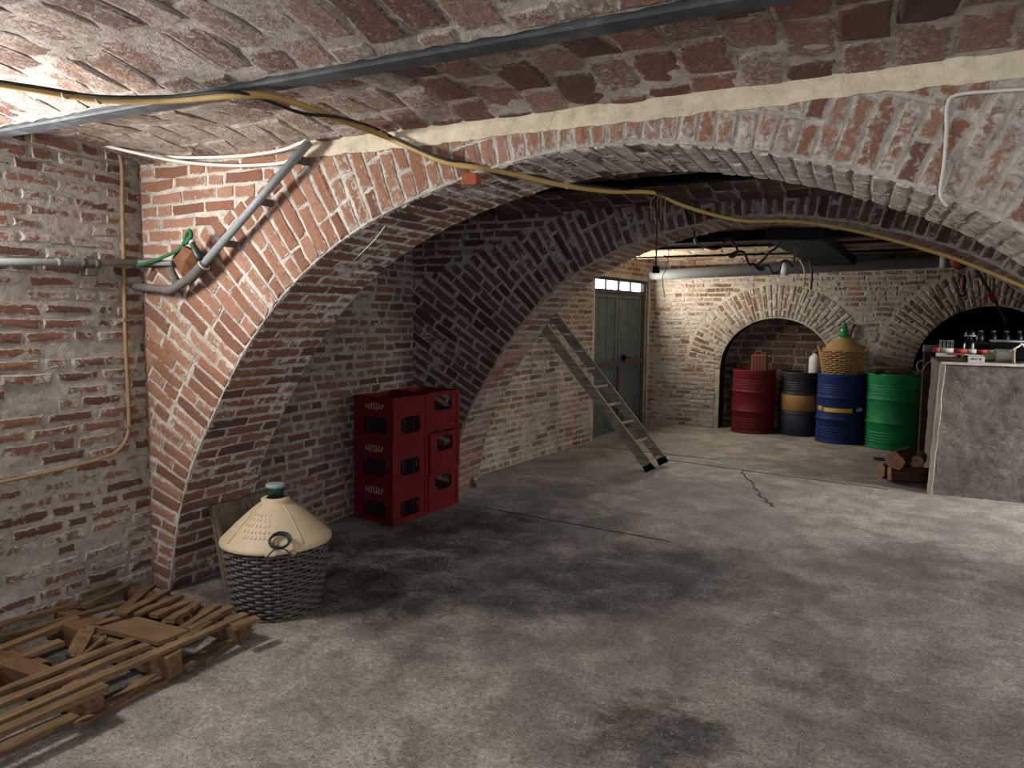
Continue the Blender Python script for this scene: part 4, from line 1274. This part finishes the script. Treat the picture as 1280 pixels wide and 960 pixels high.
sheet(m, lambda u, v: ((BX + .03 + 2.1 * u, BY + 1.3 * v, BZT), (0, 0, 1)), 50, 30, .008, .8)
m.box((BX + 1.09, BY + .68, BZT / 2 - .01), (2.06, 1.22, BZT - .03))
m.world = True
m.build('body', M_conc, blk, auto=False)
M_rim = m_mortar('pale_render_edge', lin('#a9a397'), lin('#cdc7ba'), lin('#6b655c'), .25)
m = W(); vs = []; n = 40
for i in range(n + 1):
    z = BZT * i / n; x = BX - .012 + .042 * i / n + .006 * mnoise.noise(Vector((z * 7, 0, 2))); w = .030 + .010 * mnoise.noise(Vector((z * 5, 3, 2)))
    vs += [(x, BY + .10, z), (x, BY - .012, z), (x + w, BY - .022, z), (x + w + .01, BY + .02, z)]
m.add(vs, [(i * 4 + k, i * 4 + k + 1, i * 4 + k + 5, i * 4 + k + 4) for i in range(n) for k in range(3)] + [(3, 2, 1, 0), tuple(n * 4 + k for k in range(4))])
m.build('rendered_edge', M_rim, blk)
m = W(); vs = []
for i in range(61):
    x = BX + .03 + 2.05 * i / 60; d_ = .004 * mnoise.noise(Vector((x * 8, 1, 5)))
    vs += [(x, BY + .08, BZT + .012), (x, BY - .018, BZT + .012 + d_), (x, BY - .022, BZT - .006 + d_), (x, BY + .02, BZT - .012)]
m.add(vs, [(i * 4 + k, i * 4 + k + 1, i * 4 + k + 5, i * 4 + k + 4) for i in range(60) for k in range(3)])
m.build('top_lip', M_rim, blk)

# ---- what lies on the block
ZT = BZT + .012
def yb(px, py, y): return gy(px, py, y)
M_whitep = m_paint('white_paint', lin('#c4c0b6'), lin('#8d887e'), .3, .5, 14)
M_redp = m_paint('signal_red', lin('#a53a2a'), lin('#6b2a20'), .3, .5, 14)
st = thing('ranging_rod', 'red and white striped rod lying across the concrete block', 'rod', (.66, 7.74, ZT + .12))
a, b = gy(1167, 437.5, 7.72), gy(1251, 441, 7.72)
cuts = [0, .09, .30, .50, .64, .80, 1.0]
for i in range(6):
    m = W(); m.tube([a.lerp(b, cuts[i]), a.lerp(b, cuts[i + 1])], .022, 12, 1); m.build('stripe', M_redp if i in (0, 2, 4) else M_whitep, st)
wl_ = thing('spirit_level', 'white level board lying below the striped rod on the block', 'tool', (.75, 7.6, ZT + .055))
m = W(); m.bar(gy(1170, 443, 7.6), gy(1228, 446, 7.6), .05, .03); m.build('body', M_whitep, wl_, bevel=.003)
m = W(); m.bar(gy(1187, 441.7, 7.585), gy(1205, 442.6, 7.585), .05, .012); m.build('stripe', M_redp, wl_)
for x in (1199, 1207): 
    m = W(); m.box(gy(x, 445.5, 7.57), (.03, .012, .022)); m.build('vial', M_black, wl_)
m = MB(); m.box((0, 0, .0), (.34, .14, .035), None, 0, .003)
o = m.build('brown_board', M_bark, bevel=.003); o.location = Vector((gy(1199, 450, 7.55).x, 7.55, ZT + .018)); tag(o, 'short brown board lying under the white level board', 'board')
m = MB(); m.box((0, 0, 0), (.125, .06, .05))
o = m.build('white_carton', M_whitep, bevel=.003); o.location = Vector((gy(1220, 446, 7.50).x, 7.50, ZT + .026)); tag(o, 'small white carton with dark print near the block front', 'box')
for k, dx in enumerate((-.035, -.02, .0, .03)):
    m = MB(); m.box((dx, -.0315, .006), (.008, .002, .012 + .004 * (k % 2))); m.build('print', M_black, o)
cn = thing('paint_can', 'grey tin can lying on its side at the rod end', 'can', Vector((gy(1255, 444, 7.62).x, 7.62, ZT + .062)))
m = MB(); m.lathe([(.0, -.075), (.056, -.075), (.061, -.07), (.058, -.06), (.058, .06), (.061, .07), (.056, .075), (.05, .068), (0.0, .068)], (0, 0, 0), 26, Matrix.Rotation(math.pi / 2, 3, 'Y'), True, False); m.build('body', m_paint('can_grey', lin('#6d6963'), lin('#3a3733'), .4, .5), cn)
m = MB(); m.tube([(.05, 0, .058), (.07, -.03, .09), (.09, -.05, .04)], .004, 5, 4); m.build('wire_handle', M_black, cn)
m = MB(); m.box((0, 0, 0), (.155, .1, .07))
o = m.build('yellow_box', m_paint('pale_yellow_card', lin('#a8a070'), lin('#5c5a40'), .4), bevel=.003); o.location = Vector((gy(1240, 444, 7.66).x, 7.66, ZT + .036)); tag(o, 'pale yellow box beside the grey tin can', 'box')
m = MB(); m.box((0, -.051, -.02), (.156, .003, .02)); m.build('green_stripe', M_green, o)
bo = thing('black_bottle', 'black round topped flask standing behind the striped rod', 'bottle', Vector((gy(1212, 430, 7.85).x, 7.85, ZT)))
m = MB(); m.lathe([(.0, 0), (.05, 0), (.052, .01), (.05, .15), (.035, .19), (.022, .20), (.022, .215), (.04, .222), (.044, .25), (.034, .275), (.012, .285)], (0, 0, 0), 20); m.build('body', m_paint('gloss_black', lin('#0e0e10'), rough=.15, amt=.15), bo)
m = MB(); m.lathe([(.045, .222), (.047, .226), (.047, .234), (.045, .238)], (0, 0, 0), 20, None, True, False); m.build('ring', M_greypipe, bo)
def wire_frame(name, label, cat, px0, px1, py0, py1, y, dep, mat, nv, group=None):
    a, b = gy(px0, py1, y), gy(px1, py1, y); top = gy(px0, py0, y).z
    t = thing(name, label, cat, Vector(((a.x + b.x) / 2, y + dep / 2, ZT)), group=group)
    for yy in (y, y + dep):
        m = W()
        for zz in (ZT + .006, (ZT + top) / 2, top): m.tube([(a.x, yy, zz), (b.x, yy, zz)], .004, 6, 1)
        for i in range(nv + 1):
            x = a.x + (b.x - a.x) * i / nv; m.tube([(x, yy, ZT), (x, yy, top)], .0035, 6, 1)
        m.build('side_grid', mat, t)
    m = W()
    for i in range(nv + 1):
        x = a.x + (b.x - a.x) * i / nv
        for zz in (ZT + .006, top): m.tube([(x, y, zz), (x, y + dep, zz)], .005, 6, 1)
    m.build('end_grid', mat, t)
    return t
M_wire = m_paint('galvanised_wire', lin('#8b8d8c'), lin('#4a4a48'), .4, .35, 20, .6)
wire_frame('wire_rack', 'small wire rack at the left end of the block behind the rod', 'rack', 1176, 1191, 426, 440, 7.95, .14, M_wire, 3)
tub = thing('black_tub', 'black open crate with pale rim on the right of the block', 'crate', Vector((gy(1262, 440, 7.9).x, 8.0, ZT)))
x0, x1 = gy(1244, 440, 7.9).x, gy(1285, 440, 7.9).x; top = gy(1262, 427, 7.9).z
m = W()
for c_, s_ in ((((x0 + x1) / 2, 7.9, (ZT + top) / 2), (x1 - x0, .015, top - ZT)), (((x0 + x1) / 2, 8.15, (ZT + top) / 2), (x1 - x0, .015, top - ZT)), ((x0, 8.02, (ZT + top) / 2), (.015, .26, top - ZT)), ((x1, 8.02, (ZT + top) / 2), (.015, .26, top - ZT)), (((x0 + x1) / 2, 8.02, ZT + .008), (x1 - x0, .26, .014))): m.box(c_, s_)
m.build('body', M_black, tub, bevel=.003)
m = W(); m.tube([(x0 - .008, 7.888, top), (x1, 7.888, top), (x1, 8.16, top), (x0 - .008, 8.16, top)], .010, 6, 1, True); m.build('rim', M_wire, tub)
# rack of dark bottles farther back, each bottle a thing
M_dbot = m_paint('dark_glass', lin('#121212'), lin('#242220'), .2, .25, 10, .4)
shelf = thing('bottle_tray', 'low dark tray holding rows of empty bottles at the back of the block', 'tray', (1.35, 8.42, ZT))
m = W(); m.box((1.45, 8.42, ZT + .08), (.98, .38, .16)); m.build('body', m_paint('tray_dark', lin('#26231f'), lin('#4a463f'), .4, .7), shelf, bevel=.004)
m = W()
for q in range(4): m.box((1.0 + .3 * q, 8.225, ZT + .08), (.02, .012, .15))
m.build('batten', M_rust, shelf)
protos = None; k = 0
for j in range(2):
    for i in range(8):
        loc = Vector((1.02 + .105 * i + .03 * j, 8.32 + .17 * j, ZT + .16))
        if protos is None:
            r_ = thing('glass_bottle', 'x', 'bottle', loc, group='empty bottles in the dark tray')
            m = MB(); m.lathe([(.0, 0), (.032, 0), (.036, .006), (.036, .05), (.026, .072), (.013, .088), (.012, .104)], (0, 0, 0), 14); m.build('body', M_dbot, r_)
            m = MB(); m.lathe([(.0145, .099), (.0155, .102), (.0155, .114), (.012, .116)], (0, 0, 0), 12); m.build('cap', M_darkpipe, r_)
            protos = r_
        else:
            r_ = protos.copy(); COL.objects.link(r_); r_.location = loc
            for ch in list(protos.children):
                c_ = ch.copy(); COL.objects.link(c_); c_.parent = r_
        r_['label'] = f"{('first', 'second', 'third', 'fourth', 'fifth', 'sixth', 'seventh', 'eighth')[i]} bottle from the left in the {('front', 'rear')[j]} row of the dark bottle tray"
        k += 1
pw_ = thing('white_stake', 'thin pale stake with knotted cord at the right end of the block', 'stake', Vector((gy(1267, 450, 7.48).x, 7.48, ZT)))
m = W(); m.tube([gy(1267.5, 455, 7.48), gy(1267, 444, 7.48), gy(1268, 435, 7.5)], .012, 7, 2); m.build('stake', M_tan, pw_)
m = W(); m.tube([gy(1262, 440, 7.5), gy(1268, 436, 7.48), gy(1275, 432, 7.5), gy(1277, 430, 7.5), gy(1283, 436, 7.52)], .008, 6, 4); m.build('cord', M_whitep, pw_)
# brown post with pale cap against the block's left side, wire loop on it
pst = thing('timber_post', 'brown timber post with pale top behind the block left edge', 'post', Vector((.645, 8.80, 0)))
m = MB(); m.box((0, 0, .62), (.13, .12, 1.24), None, 0, .004); m.build('post', M_bark, pst, bevel=.006)
m = MB(); m.box((0, 0, 1.275), (.15, .13, .07), None, .1, .004); m.build('cap', m_paint('cap_grey', lin('#6d675d'), lin('#4a463f'), .4, .8), pst, bevel=.006)
cable('wire_loop', 'thin wire loop hooked on the timber post beside the block', [gy(1166, 450, 8.70), gy(1158, 455, 8.69), gy(1154, 462, 8.69), gy(1149, 464, 8.69), gy(1146, 458, 8.69), gy(1149, 452, 8.70), gy(1156, 450, 8.70)], .005, M_wire, 'wire', 6)

# ---- firewood logs beside the block
M_bark2 = m_wood('log_bark', lin('#241a14'), lin('#4a3628'))
M_end = m_wood('log_end', lin('#7a5a44'), lin('#a5836a'), sc=.4)
def log(loc, r, L, rz, label, tilt=0.0):
    t = thing('firewood_log', label, 'log', loc, (0, tilt, rz), 'firewood beside the block')
    m = MB(); vs = []; n = 12
    rr = [r * random.uniform(.82, 1.12) for _ in range(n)]
    for i in range(7):
        x = L * (i / 6 - .5)
        for k in range(n):
            a = 2 * math.pi * k / n; q = rr[k] * random.uniform(.94, 1.06); vs.append((x, q * math.cos(a), r + q * math.sin(a)))
    m.add(vs, [(i * n + k, i * n + (k + 1) % n, (i + 1) * n + (k + 1) % n, (i + 1) * n + k) for i in range(6) for k in range(n)]); m.build('bark', M_bark2, t)
    for s in (0, 6):
        mm = MB(); ring = [Vector(vs[s * n + k]) for k in range(n)]; cen = sum(ring, Vector()) / n + Vector((-.004 if s == 0 else .004, 0, 0))
        mm.add(ring + [cen], [(k, (k + 1) % n, n) for k in range(n)]); mm.build('cut_end', M_end, t)
    return t
LG = gz(1130, 606)
log(LG + Vector((.04, .10, 0.0)), .080, .34, math.radians(12), 'dark lower firewood log touching the floor nearest the block', 0)
log(LG + Vector((-.02, .30, 0.0)), .08, .36, math.radians(20), 'dark lower firewood log at the rear of the pile', 0)
log(LG + Vector((-.02, .14, .145)), .085, .36, math.radians(66), 'upper firewood log showing its round pale cut end', 0)
log(LG + Vector((.12, .24, .155)), .06, .30, math.radians(80), 'upper firewood log against the block behind the cut end', 0)
m = MB()
vs = []
for i in range(9):
    x = -.16 + .32 * i / 8
    for k in range(5): vs.append((x + random.uniform(-.01, .01), -.05 + .025 * k, .012 + .02 * random.random()))
for i in range(9):
    x = -.16 + .32 * i / 8
    for k in range(5): vs.append((x, -.05 + .025 * k, .0))
f_ = [(i * 5 + k, i * 5 + k + 1, i * 5 + k + 6, i * 5 + k + 5) for i in range(8) for k in range(4)]
m.add(vs, f_ + [tuple(45 + q for q in reversed(f)) for f in f_])
o = m.build('bark_piece', M_bark2); o.location = gz(1112, 578) + Vector((0, .1, 0)); tag(o, 'flat strip of bark on the floor left of the firewood', 'bark')

# ---- ladder
M_lad = m_wood('ladder_wood', lin('#4c463d'), lin('#a79d8d'), .6, 'x')
f0, f1 = gz(812, 591), gz(829, 582)
ld = thing('ladder', 'worn wooden ladder with eight rungs leaning on the far left wall', 'ladder', (f0 + f1) / 2)
def wall_hit(p, d):
    k = (FA - p).dot(FN) / d.dot(FN); return p + d * k
dvec = (gy(677, 405, f0.y) - f0).normalized()
top0 = wall_hit(f0, dvec); Lr = (top0 - f0).length - .075
top0 = f0 + dvec * Lr; top1 = f1 + dvec * (Lr + .02)
side_n = (f1 - f0).normalized(); upn = dvec.cross(side_n)
ups = Vector((0, 0, 1))
for a, b in ((f0, top0), (f1, top1)):
    m = W(); m.bar(a + ups * .05 + dvec * .0, b, .105, .03, side_n, .002, 8)
    m.build('rail', M_lad, ld, bevel=.003)
    m = W(); m.bar(a + ups * .03 - dvec * .01, a + ups * .05 + dvec * .04, .108, .034, side_n); m.build('foot', M_black, ld, bevel=.003)
for k in range(9):
    tt = .07 + (Lr - .12) * k / 8.3
    a, b = f0 + dvec * tt + ups * .05, f1 + dvec * tt + ups * .05
    m = W(); m.bar(a, b, .028, .024, Vector((0, 0, 1)), .001, 2); m.build('rung', M_lad, ld, bevel=.003)

# ---- small triangular wedge against the second arch
m = MB(); p = gz(588, 610)
m.prism([(-.05, 0, 0), (.06, 0, 0), (-.02, .0, .17)], (0, .04, 0))
o = m.build('wood_wedge', m_wood('wedge_wood', lin('#2e2821'), lin('#5c5245'))); o.location = gz(587, 610) + Vector((.0, .02, .004)); o.rotation_euler = (0, 0, .5); tag(o, 'small triangular wood wedge at the second arch foot', 'wedge')

# ---- red crates
M_crate = m_paint('crate_red', lin('#560d0f'), lin('#350a0b'), .4, .6, 8, .15)
M_crate_in = m_paint('crate_dark_inside', lin('#1c0709'), rough=.7, amt=.2)
M_logo = m_paint('worn_white_print', lin('#8f8380'), lin('#5a3634'), .5, .7, 40)


def holed(m, o, x, n, w, h, hx, hz0, hz1, th, rc=.03):
    """wall of width w, height h with one rounded hole; o lower middle of the outer face, n outward."""
    x = Vector(x); n = Vector(n); up = Vector((0, 0, 1)); o = Vector(o)
    loop = []
    for cx, cz, a0 in ((hx - rc, hz1 - rc, 0), (-hx + rc, hz1 - rc, 90), (-hx + rc, hz0 + rc, 180), (hx - rc, hz0 + rc, 270)):
        for k in range(4):
            a = math.radians(a0 + 30 * k); loop.append((cx + rc * math.cos(a), cz + rc * math.sin(a)))
    outer = []
    cz = (hz0 + hz1) / 2
    corners = [(w / 2, h), (-w / 2, h), (-w / 2, 0), (w / 2, 0)]
    for q, (cx_, cz_) in enumerate(corners):
        nx = corners[(q + 1) % 4]; pv = corners[q - 1]
        a, b, c, d = loop[q * 4], loop[q * 4 + 1], loop[q * 4 + 2], loop[q * 4 + 3]
        if q in (0, 2): outer += [(cx_, a[1]), (cx_, (a[1] + cz_) / 2 if False else cz_), (cx_, cz_), (d[0], cz_)]
        else: outer += [(a[0], cz_), (cx_, cz_), (cx_, cz_), (cx_, d[1])]
    P = lambda q, dd: o + x * q[0] + up * q[1] - n * dd
    N = 16
    vs = [P(q, 0) for q in loop] + [P(q, 0) for q in outer] + [P(q, th) for q in loop] + [P(q, th) for q in outer]
    fs = []
    for k in range(N):
        l = (k + 1) % N
        if outer[k] == outer[l]: fs.append((k, l, N + k)); fs.append((2 * N + l, 2 * N + k, 3 * N + k))
        else: fs.append((k, l, N + l, N + k)); fs.append((2 * N + l, 2 * N + k, 3 * N + k, 3 * N + l)); fs.append((N + k, N + l, 3 * N + l, 3 * N + k))
        fs.append((l, k, 2 * N + k, 2 * N + l))
    m.add(vs, fs)


CW, CD, CH = .40, .37, .318


def crate(label, loc, rz, flip=False, logo=True):
    t = thing('bottle_crate', label, 'crate', loc, (0, 0, rz), 'red bottle crates')
    m = MB()
    hz = (.04, .165) if not flip else (.165, .285)
    for o, x, n, w, hx in (((0, -CD / 2, 0), (1, 0, 0), (0, -1, 0), CW, .125), ((0, CD / 2, 0), (-1, 0, 0), (0, 1, 0), CW, .125), ((CW / 2, 0, 0), (0, 1, 0), (1, 0, 0), CD - .024, .105), ((-CW / 2, 0, 0), (0, -1, 0), (-1, 0, 0), CD - .024, .105)):
        holed(m, o, x, n, w, CH, hx, hz[0], hz[1], .012)
    m.box((0, 0, .008), (CW - .024, CD - .024, .012))
    m.build('shell', M_crate, t)
    m = MB()
    for z in (.012, CH - .014) + ((.178,) if not flip else (.15,)):
        for s in (-1, 1):
            m.box((0, s * (CD / 2 + .003), z), (CW + .012, .008, .022)); m.box((s * (CW / 2 + .003), 0, z), (.008, CD + .012, .022))
    m.build('rim_band', M_crate, t, bevel=.002)
    for sx in (-1, 1):
        for sy in (-1, 1):
            m = MB(); m.box((sx * (CW / 2 - .008), sy * (CD / 2 - .008), CH / 2), (.034, .034, CH - .004)); m.build('corner_post', M_crate, t, bevel=.004)
    m = MB()
    for k in range(1, 4): m.box((-CW / 2 + CW * k / 4, 0, .09), (.006, CD - .04, .14))
    for k in range(1, 3): m.box((0, -CD / 2 + CD * k / 3, .09), (CW - .04, .006, .14))
    m.build('bottle_divider', M_crate_in, t)
    if logo:
        for s in (-1, 1):
            m = MB(); y = s * (CD / 2 + .0012); zc = .245 if not flip else .075
            lh = [.016, .021, .024, .025, .024, .021, .016]
            for k in range(7):
                x = (-.084 + .028 * k)
                m.box((x, y, zc), (.008, .002, lh[k] * 2.2))
                if k % 2 == 0: m.box((x + .009, y, zc + lh[k] * (.7 if k % 4 else -.4)), (.014, .002, .008))
                else: m.box((x + .008, y, zc - lh[k] * .8), (.012, .002, .007))
            m.build('faded_logo', M_logo, t)
    return t


RZ = math.radians(-9)
def rotp(x, y, a): return Vector((x * math.cos(a) - y * math.sin(a), x * math.sin(a) + y * math.cos(a), 0))
NC = gz(491.5, 658)                       # near corner of the left stack (its local +x, -y corner)
c0 = NC + rotp(-CW / 2 - .003, CD / 2 + .003, RZ)
for k, w in enumerate(('bottom', 'middle', 'top')):
    crate(f'{w} crate of the left red stack, with white oval print', c0 + Vector((.002 * k, .003 * k, .002 + (CH + .001) * k)), RZ + random.uniform(-.01, .01))
NC2 = gz(536, 642)
c1_ = NC2 + rotp(-CW / 2, CD / 2, RZ + .03) + Vector((0, 0.0, 0))
crate('bottom crate of the right red stack against the arch foot', c1_ + Vector((0, 0, .002)), RZ + .03, True)
crate('middle crate of the right red stack, flush with the bottom one', c1_ + Vector((.01, .0, .002 + CH + .001)), RZ + .05, True)
crate('top crate of the right red stack, set back crooked on the others', c1_ + Vector((-.03, .06, .002 + 2 * (CH + .001))), RZ - .02, True, False)

# ---- boards leaning behind the demijohn
M_board = m_wood('old_board', lin('#54473a'), lin('#8f7e69'), .85, 'z')
bb = thing('leaning_board', 'weathered brown panel of two planks leaning behind the demijohn', 'board', gz(283, 739))
xb, zb_ = gz(283, 739), None
b0 = gz(283, 739); nb_ = Vector((-.96, .0, .0))
p_tl = gx(263, 632, -3.30); p_tr = gx(338, 612, -3.30)
bot_r = b0 + Vector((.0, (p_tr.y - p_tl.y), 0))
half = .52
def quad(m, a, b, c, d, th, out):
    m.prism([a, b, c, d], out * -th)
outv = (p_tl - b0).cross(bot_r - b0).normalized()
if outv.x < 0: outv = -outv
for k in range(2):
    u0, u1 = k * .5 + .004, (k + 1) * .5 - .004
    m = W(); quad(m, b0.lerp(bot_r, u0), b0.lerp(bot_r, u1), p_tl.lerp(p_tr, u1) + Vector((0, 0, .012 * k)), p_tl.lerp(p_tr, u0), .022, outv); m.build('plank', M_board, bb, bevel=.003)
m = W(); quad(m, b0.lerp(bot_r, .02) + outv * .02, b0.lerp(bot_r, .075) + outv * .02, p_tl.lerp(p_tr, .075) + outv * .02, p_tl.lerp(p_tr, .02) + outv * .02, .02, outv); m.build('batten', M_board, bb, bevel=.003)
m = W(); quad(m, b0.lerp(p_tl, .86) + outv * .02, bot_r.lerp(p_tr, .86) + outv * .02, bot_r.lerp(p_tr, .99) + outv * .02, b0.lerp(p_tl, .99) + outv * .02, .02, outv); m.build('batten', M_board, bb, bevel=.003)

# ---- broken pallets
M_pal = m_wood('pallet_wood', lin('#4a3827'), lin('#8f7353'), .85, 'y')
M_palx = m_wood('pallet_block_wood', lin('#4a3626'), lin('#86664a'), .85, 'x')


def slat(t, a, b, w=.045, h=.022, name='slat', mat=None):
    m = W(); m.bar(a, b, w, h, (0, 0, 1), .003, 5); return m.build(name, mat or M_pal, t, bevel=.002)


pl = thing('broken_pallet', 'broken wooden pallet nearest the camera with long top slats', 'pallet', (-2.9, 1.9, 0))
ZS = .131
YS = [gz(110, 878, .06).y, gz(208, 830, .06).y, gz(300, 787, .06).y]
for k, y in enumerate(YS):
    xr = [-2.575, -2.565, -2.57][k]
    m = W(); m.bar((xr - .75, y, .068), (xr, y, .068), .075, .10, (0, 0, 1), .005, 4); m.build('stringer', M_palx, pl, bevel=.004)
def gzs(px, py): return gz(px, py, ZS)
slat(pl, gzs(-60, 941), gzs(131, 858), .052)
slat(pl, gzs(-60, 926), gzs(306, 769), .045)
slat(pl, gzs(-60, 904), gzs(185, 806), .045)
slat(pl, gzs(-60, 889), gzs(171, 798), .045)
slat(pl, gz(303, 778, ZS) + Vector((0, -.06, 0)), gz(322, 773, ZS), .05)
for (a, b) in (((236, 788), (289, 759)), ((222, 790), (272, 757)), ((206, 780), (243, 759)), ((228, 800), (262, 778))):
    slat(pl, gz(a[0], a[1], ZS), gz(b[0], b[1], ZS), .04)
slat(pl, gz(128, 886, .013), gz(205, 848, .013), .07, .02)
slat(pl, gz(100, 905, .036), gz(197, 838, .036) + Vector((-.02, 0, -.02)), .05, .018)
slat(pl, gz(200, 842, .013), gz(252, 823, .013), .06, .02)
slat(pl, gz(250, 826, .013), gz(290, 797, .013), .07, .022)
slat(pl, gz(-60, 965, .013), gz(112, 888, .013), .06, .02)

p2 = thing('broken_pallet', 'second broken pallet lying against the left wall', 'pallet', (-3.3, 2.0, 0))
for y in (1.74, 2.12, 2.47):
    m = W(); m.bar((-3.50, y, .05), (-3.03, y, .05), .07, .095, (0, 0, 1), .005, 4); m.build('stringer', M_palx, p2, bevel=.004)
Z2 = .110
for a, b, w in (((-60, 836), (97, 773), .045), ((-60, 814), (157, 753), .040), ((-60, 797), (96, 755), .04), ((-60, 784), (43, 760), .04), ((104, 758), (160, 733), .035), ((-60, 852), (77, 803), .05), ((100, 745), (150, 728), .035)):
    slat(p2, gz(a[0], a[1], Z2), gz(b[0], b[1], Z2), w)
slat(p2, gz(60, 795, .02), gz(110, 775, .02), .05)
slat(p2, gz(-40, 855, .02), gz(64, 830, .02), .05)
# loose slats fanned beyond
LABS = ['loose grey slat fanned farthest left against the arch corner', 'loose slat second from the arch corner in the fan of slats', 'loose slat third from the arch corner in the fan of slats', 'loose slat with notched end pointing to the demijohn', 'loose short slat nearest the square panel in the fan']
for k, (a, b) in enumerate((((148, 767), (190, 732)), ((153, 768), (209, 739)), ((172, 768), (225, 745)), ((192, 770), (240, 751)), ((212, 776), (246, 755)))):
    z = .135 + .004 * k
    A, B = gz(a[0], a[1], z), gz(b[0], b[1], z - .02)
    m = MB(); m.bar(A, B, .045, .02, (0, 0, 1), .003, 4)
    tag(m.build('loose_lath', M_pal, origin=A, bevel=.002), LABS[k], 'lath', 'loose laths by the pallets')
for k, (a, b, z0, z1) in enumerate((((88, 822), (106, 786), .02, .13), ((96, 822), (116, 783), .02, .14), ((104, 820), (134, 795), .03, .12))):
    A, B = gz(a[0], a[1], z0 + .02), gz(b[0], b[1], z1)
    m = MB(); m.bar(A, B, .045, .018, (0, 0, 1), .002, 3)
    tag(m.build('loose_lath', M_pal, origin=A, bevel=.002), ['short upright slat leftmost of three between the pallets', 'short upright slat middle of three between the pallets', 'short upright slat rightmost of three beside the square panel'][k], 'lath', 'loose laths by the pallets')
A = gz(104, 785, .11); B = gz(170, 768, .11); m = MB(); m.bar(A, B, .035, .02, (0, 0, 1), .002, 4)
tag(m.build('loose_lath', M_pal, origin=A, bevel=.002), 'loose narrow slat along the far edge of the square panel', 'lath', 'loose laths by the pallets')
zp = .150
q4 = [gz(121, 784, zp), gz(172, 770, zp), gz(237, 787, zp), gz(198, 802, zp)]
m = MB(); m.prism(q4, (0, 0, -.022))
tag(m.build('square_panel', m_wood('panel_ply', lin('#54412f'), lin('#8a6f50'), .8, 'x'), origin=q4[0], bevel=.002), 'square brown plywood panel lying on the broken pallets', 'panel')
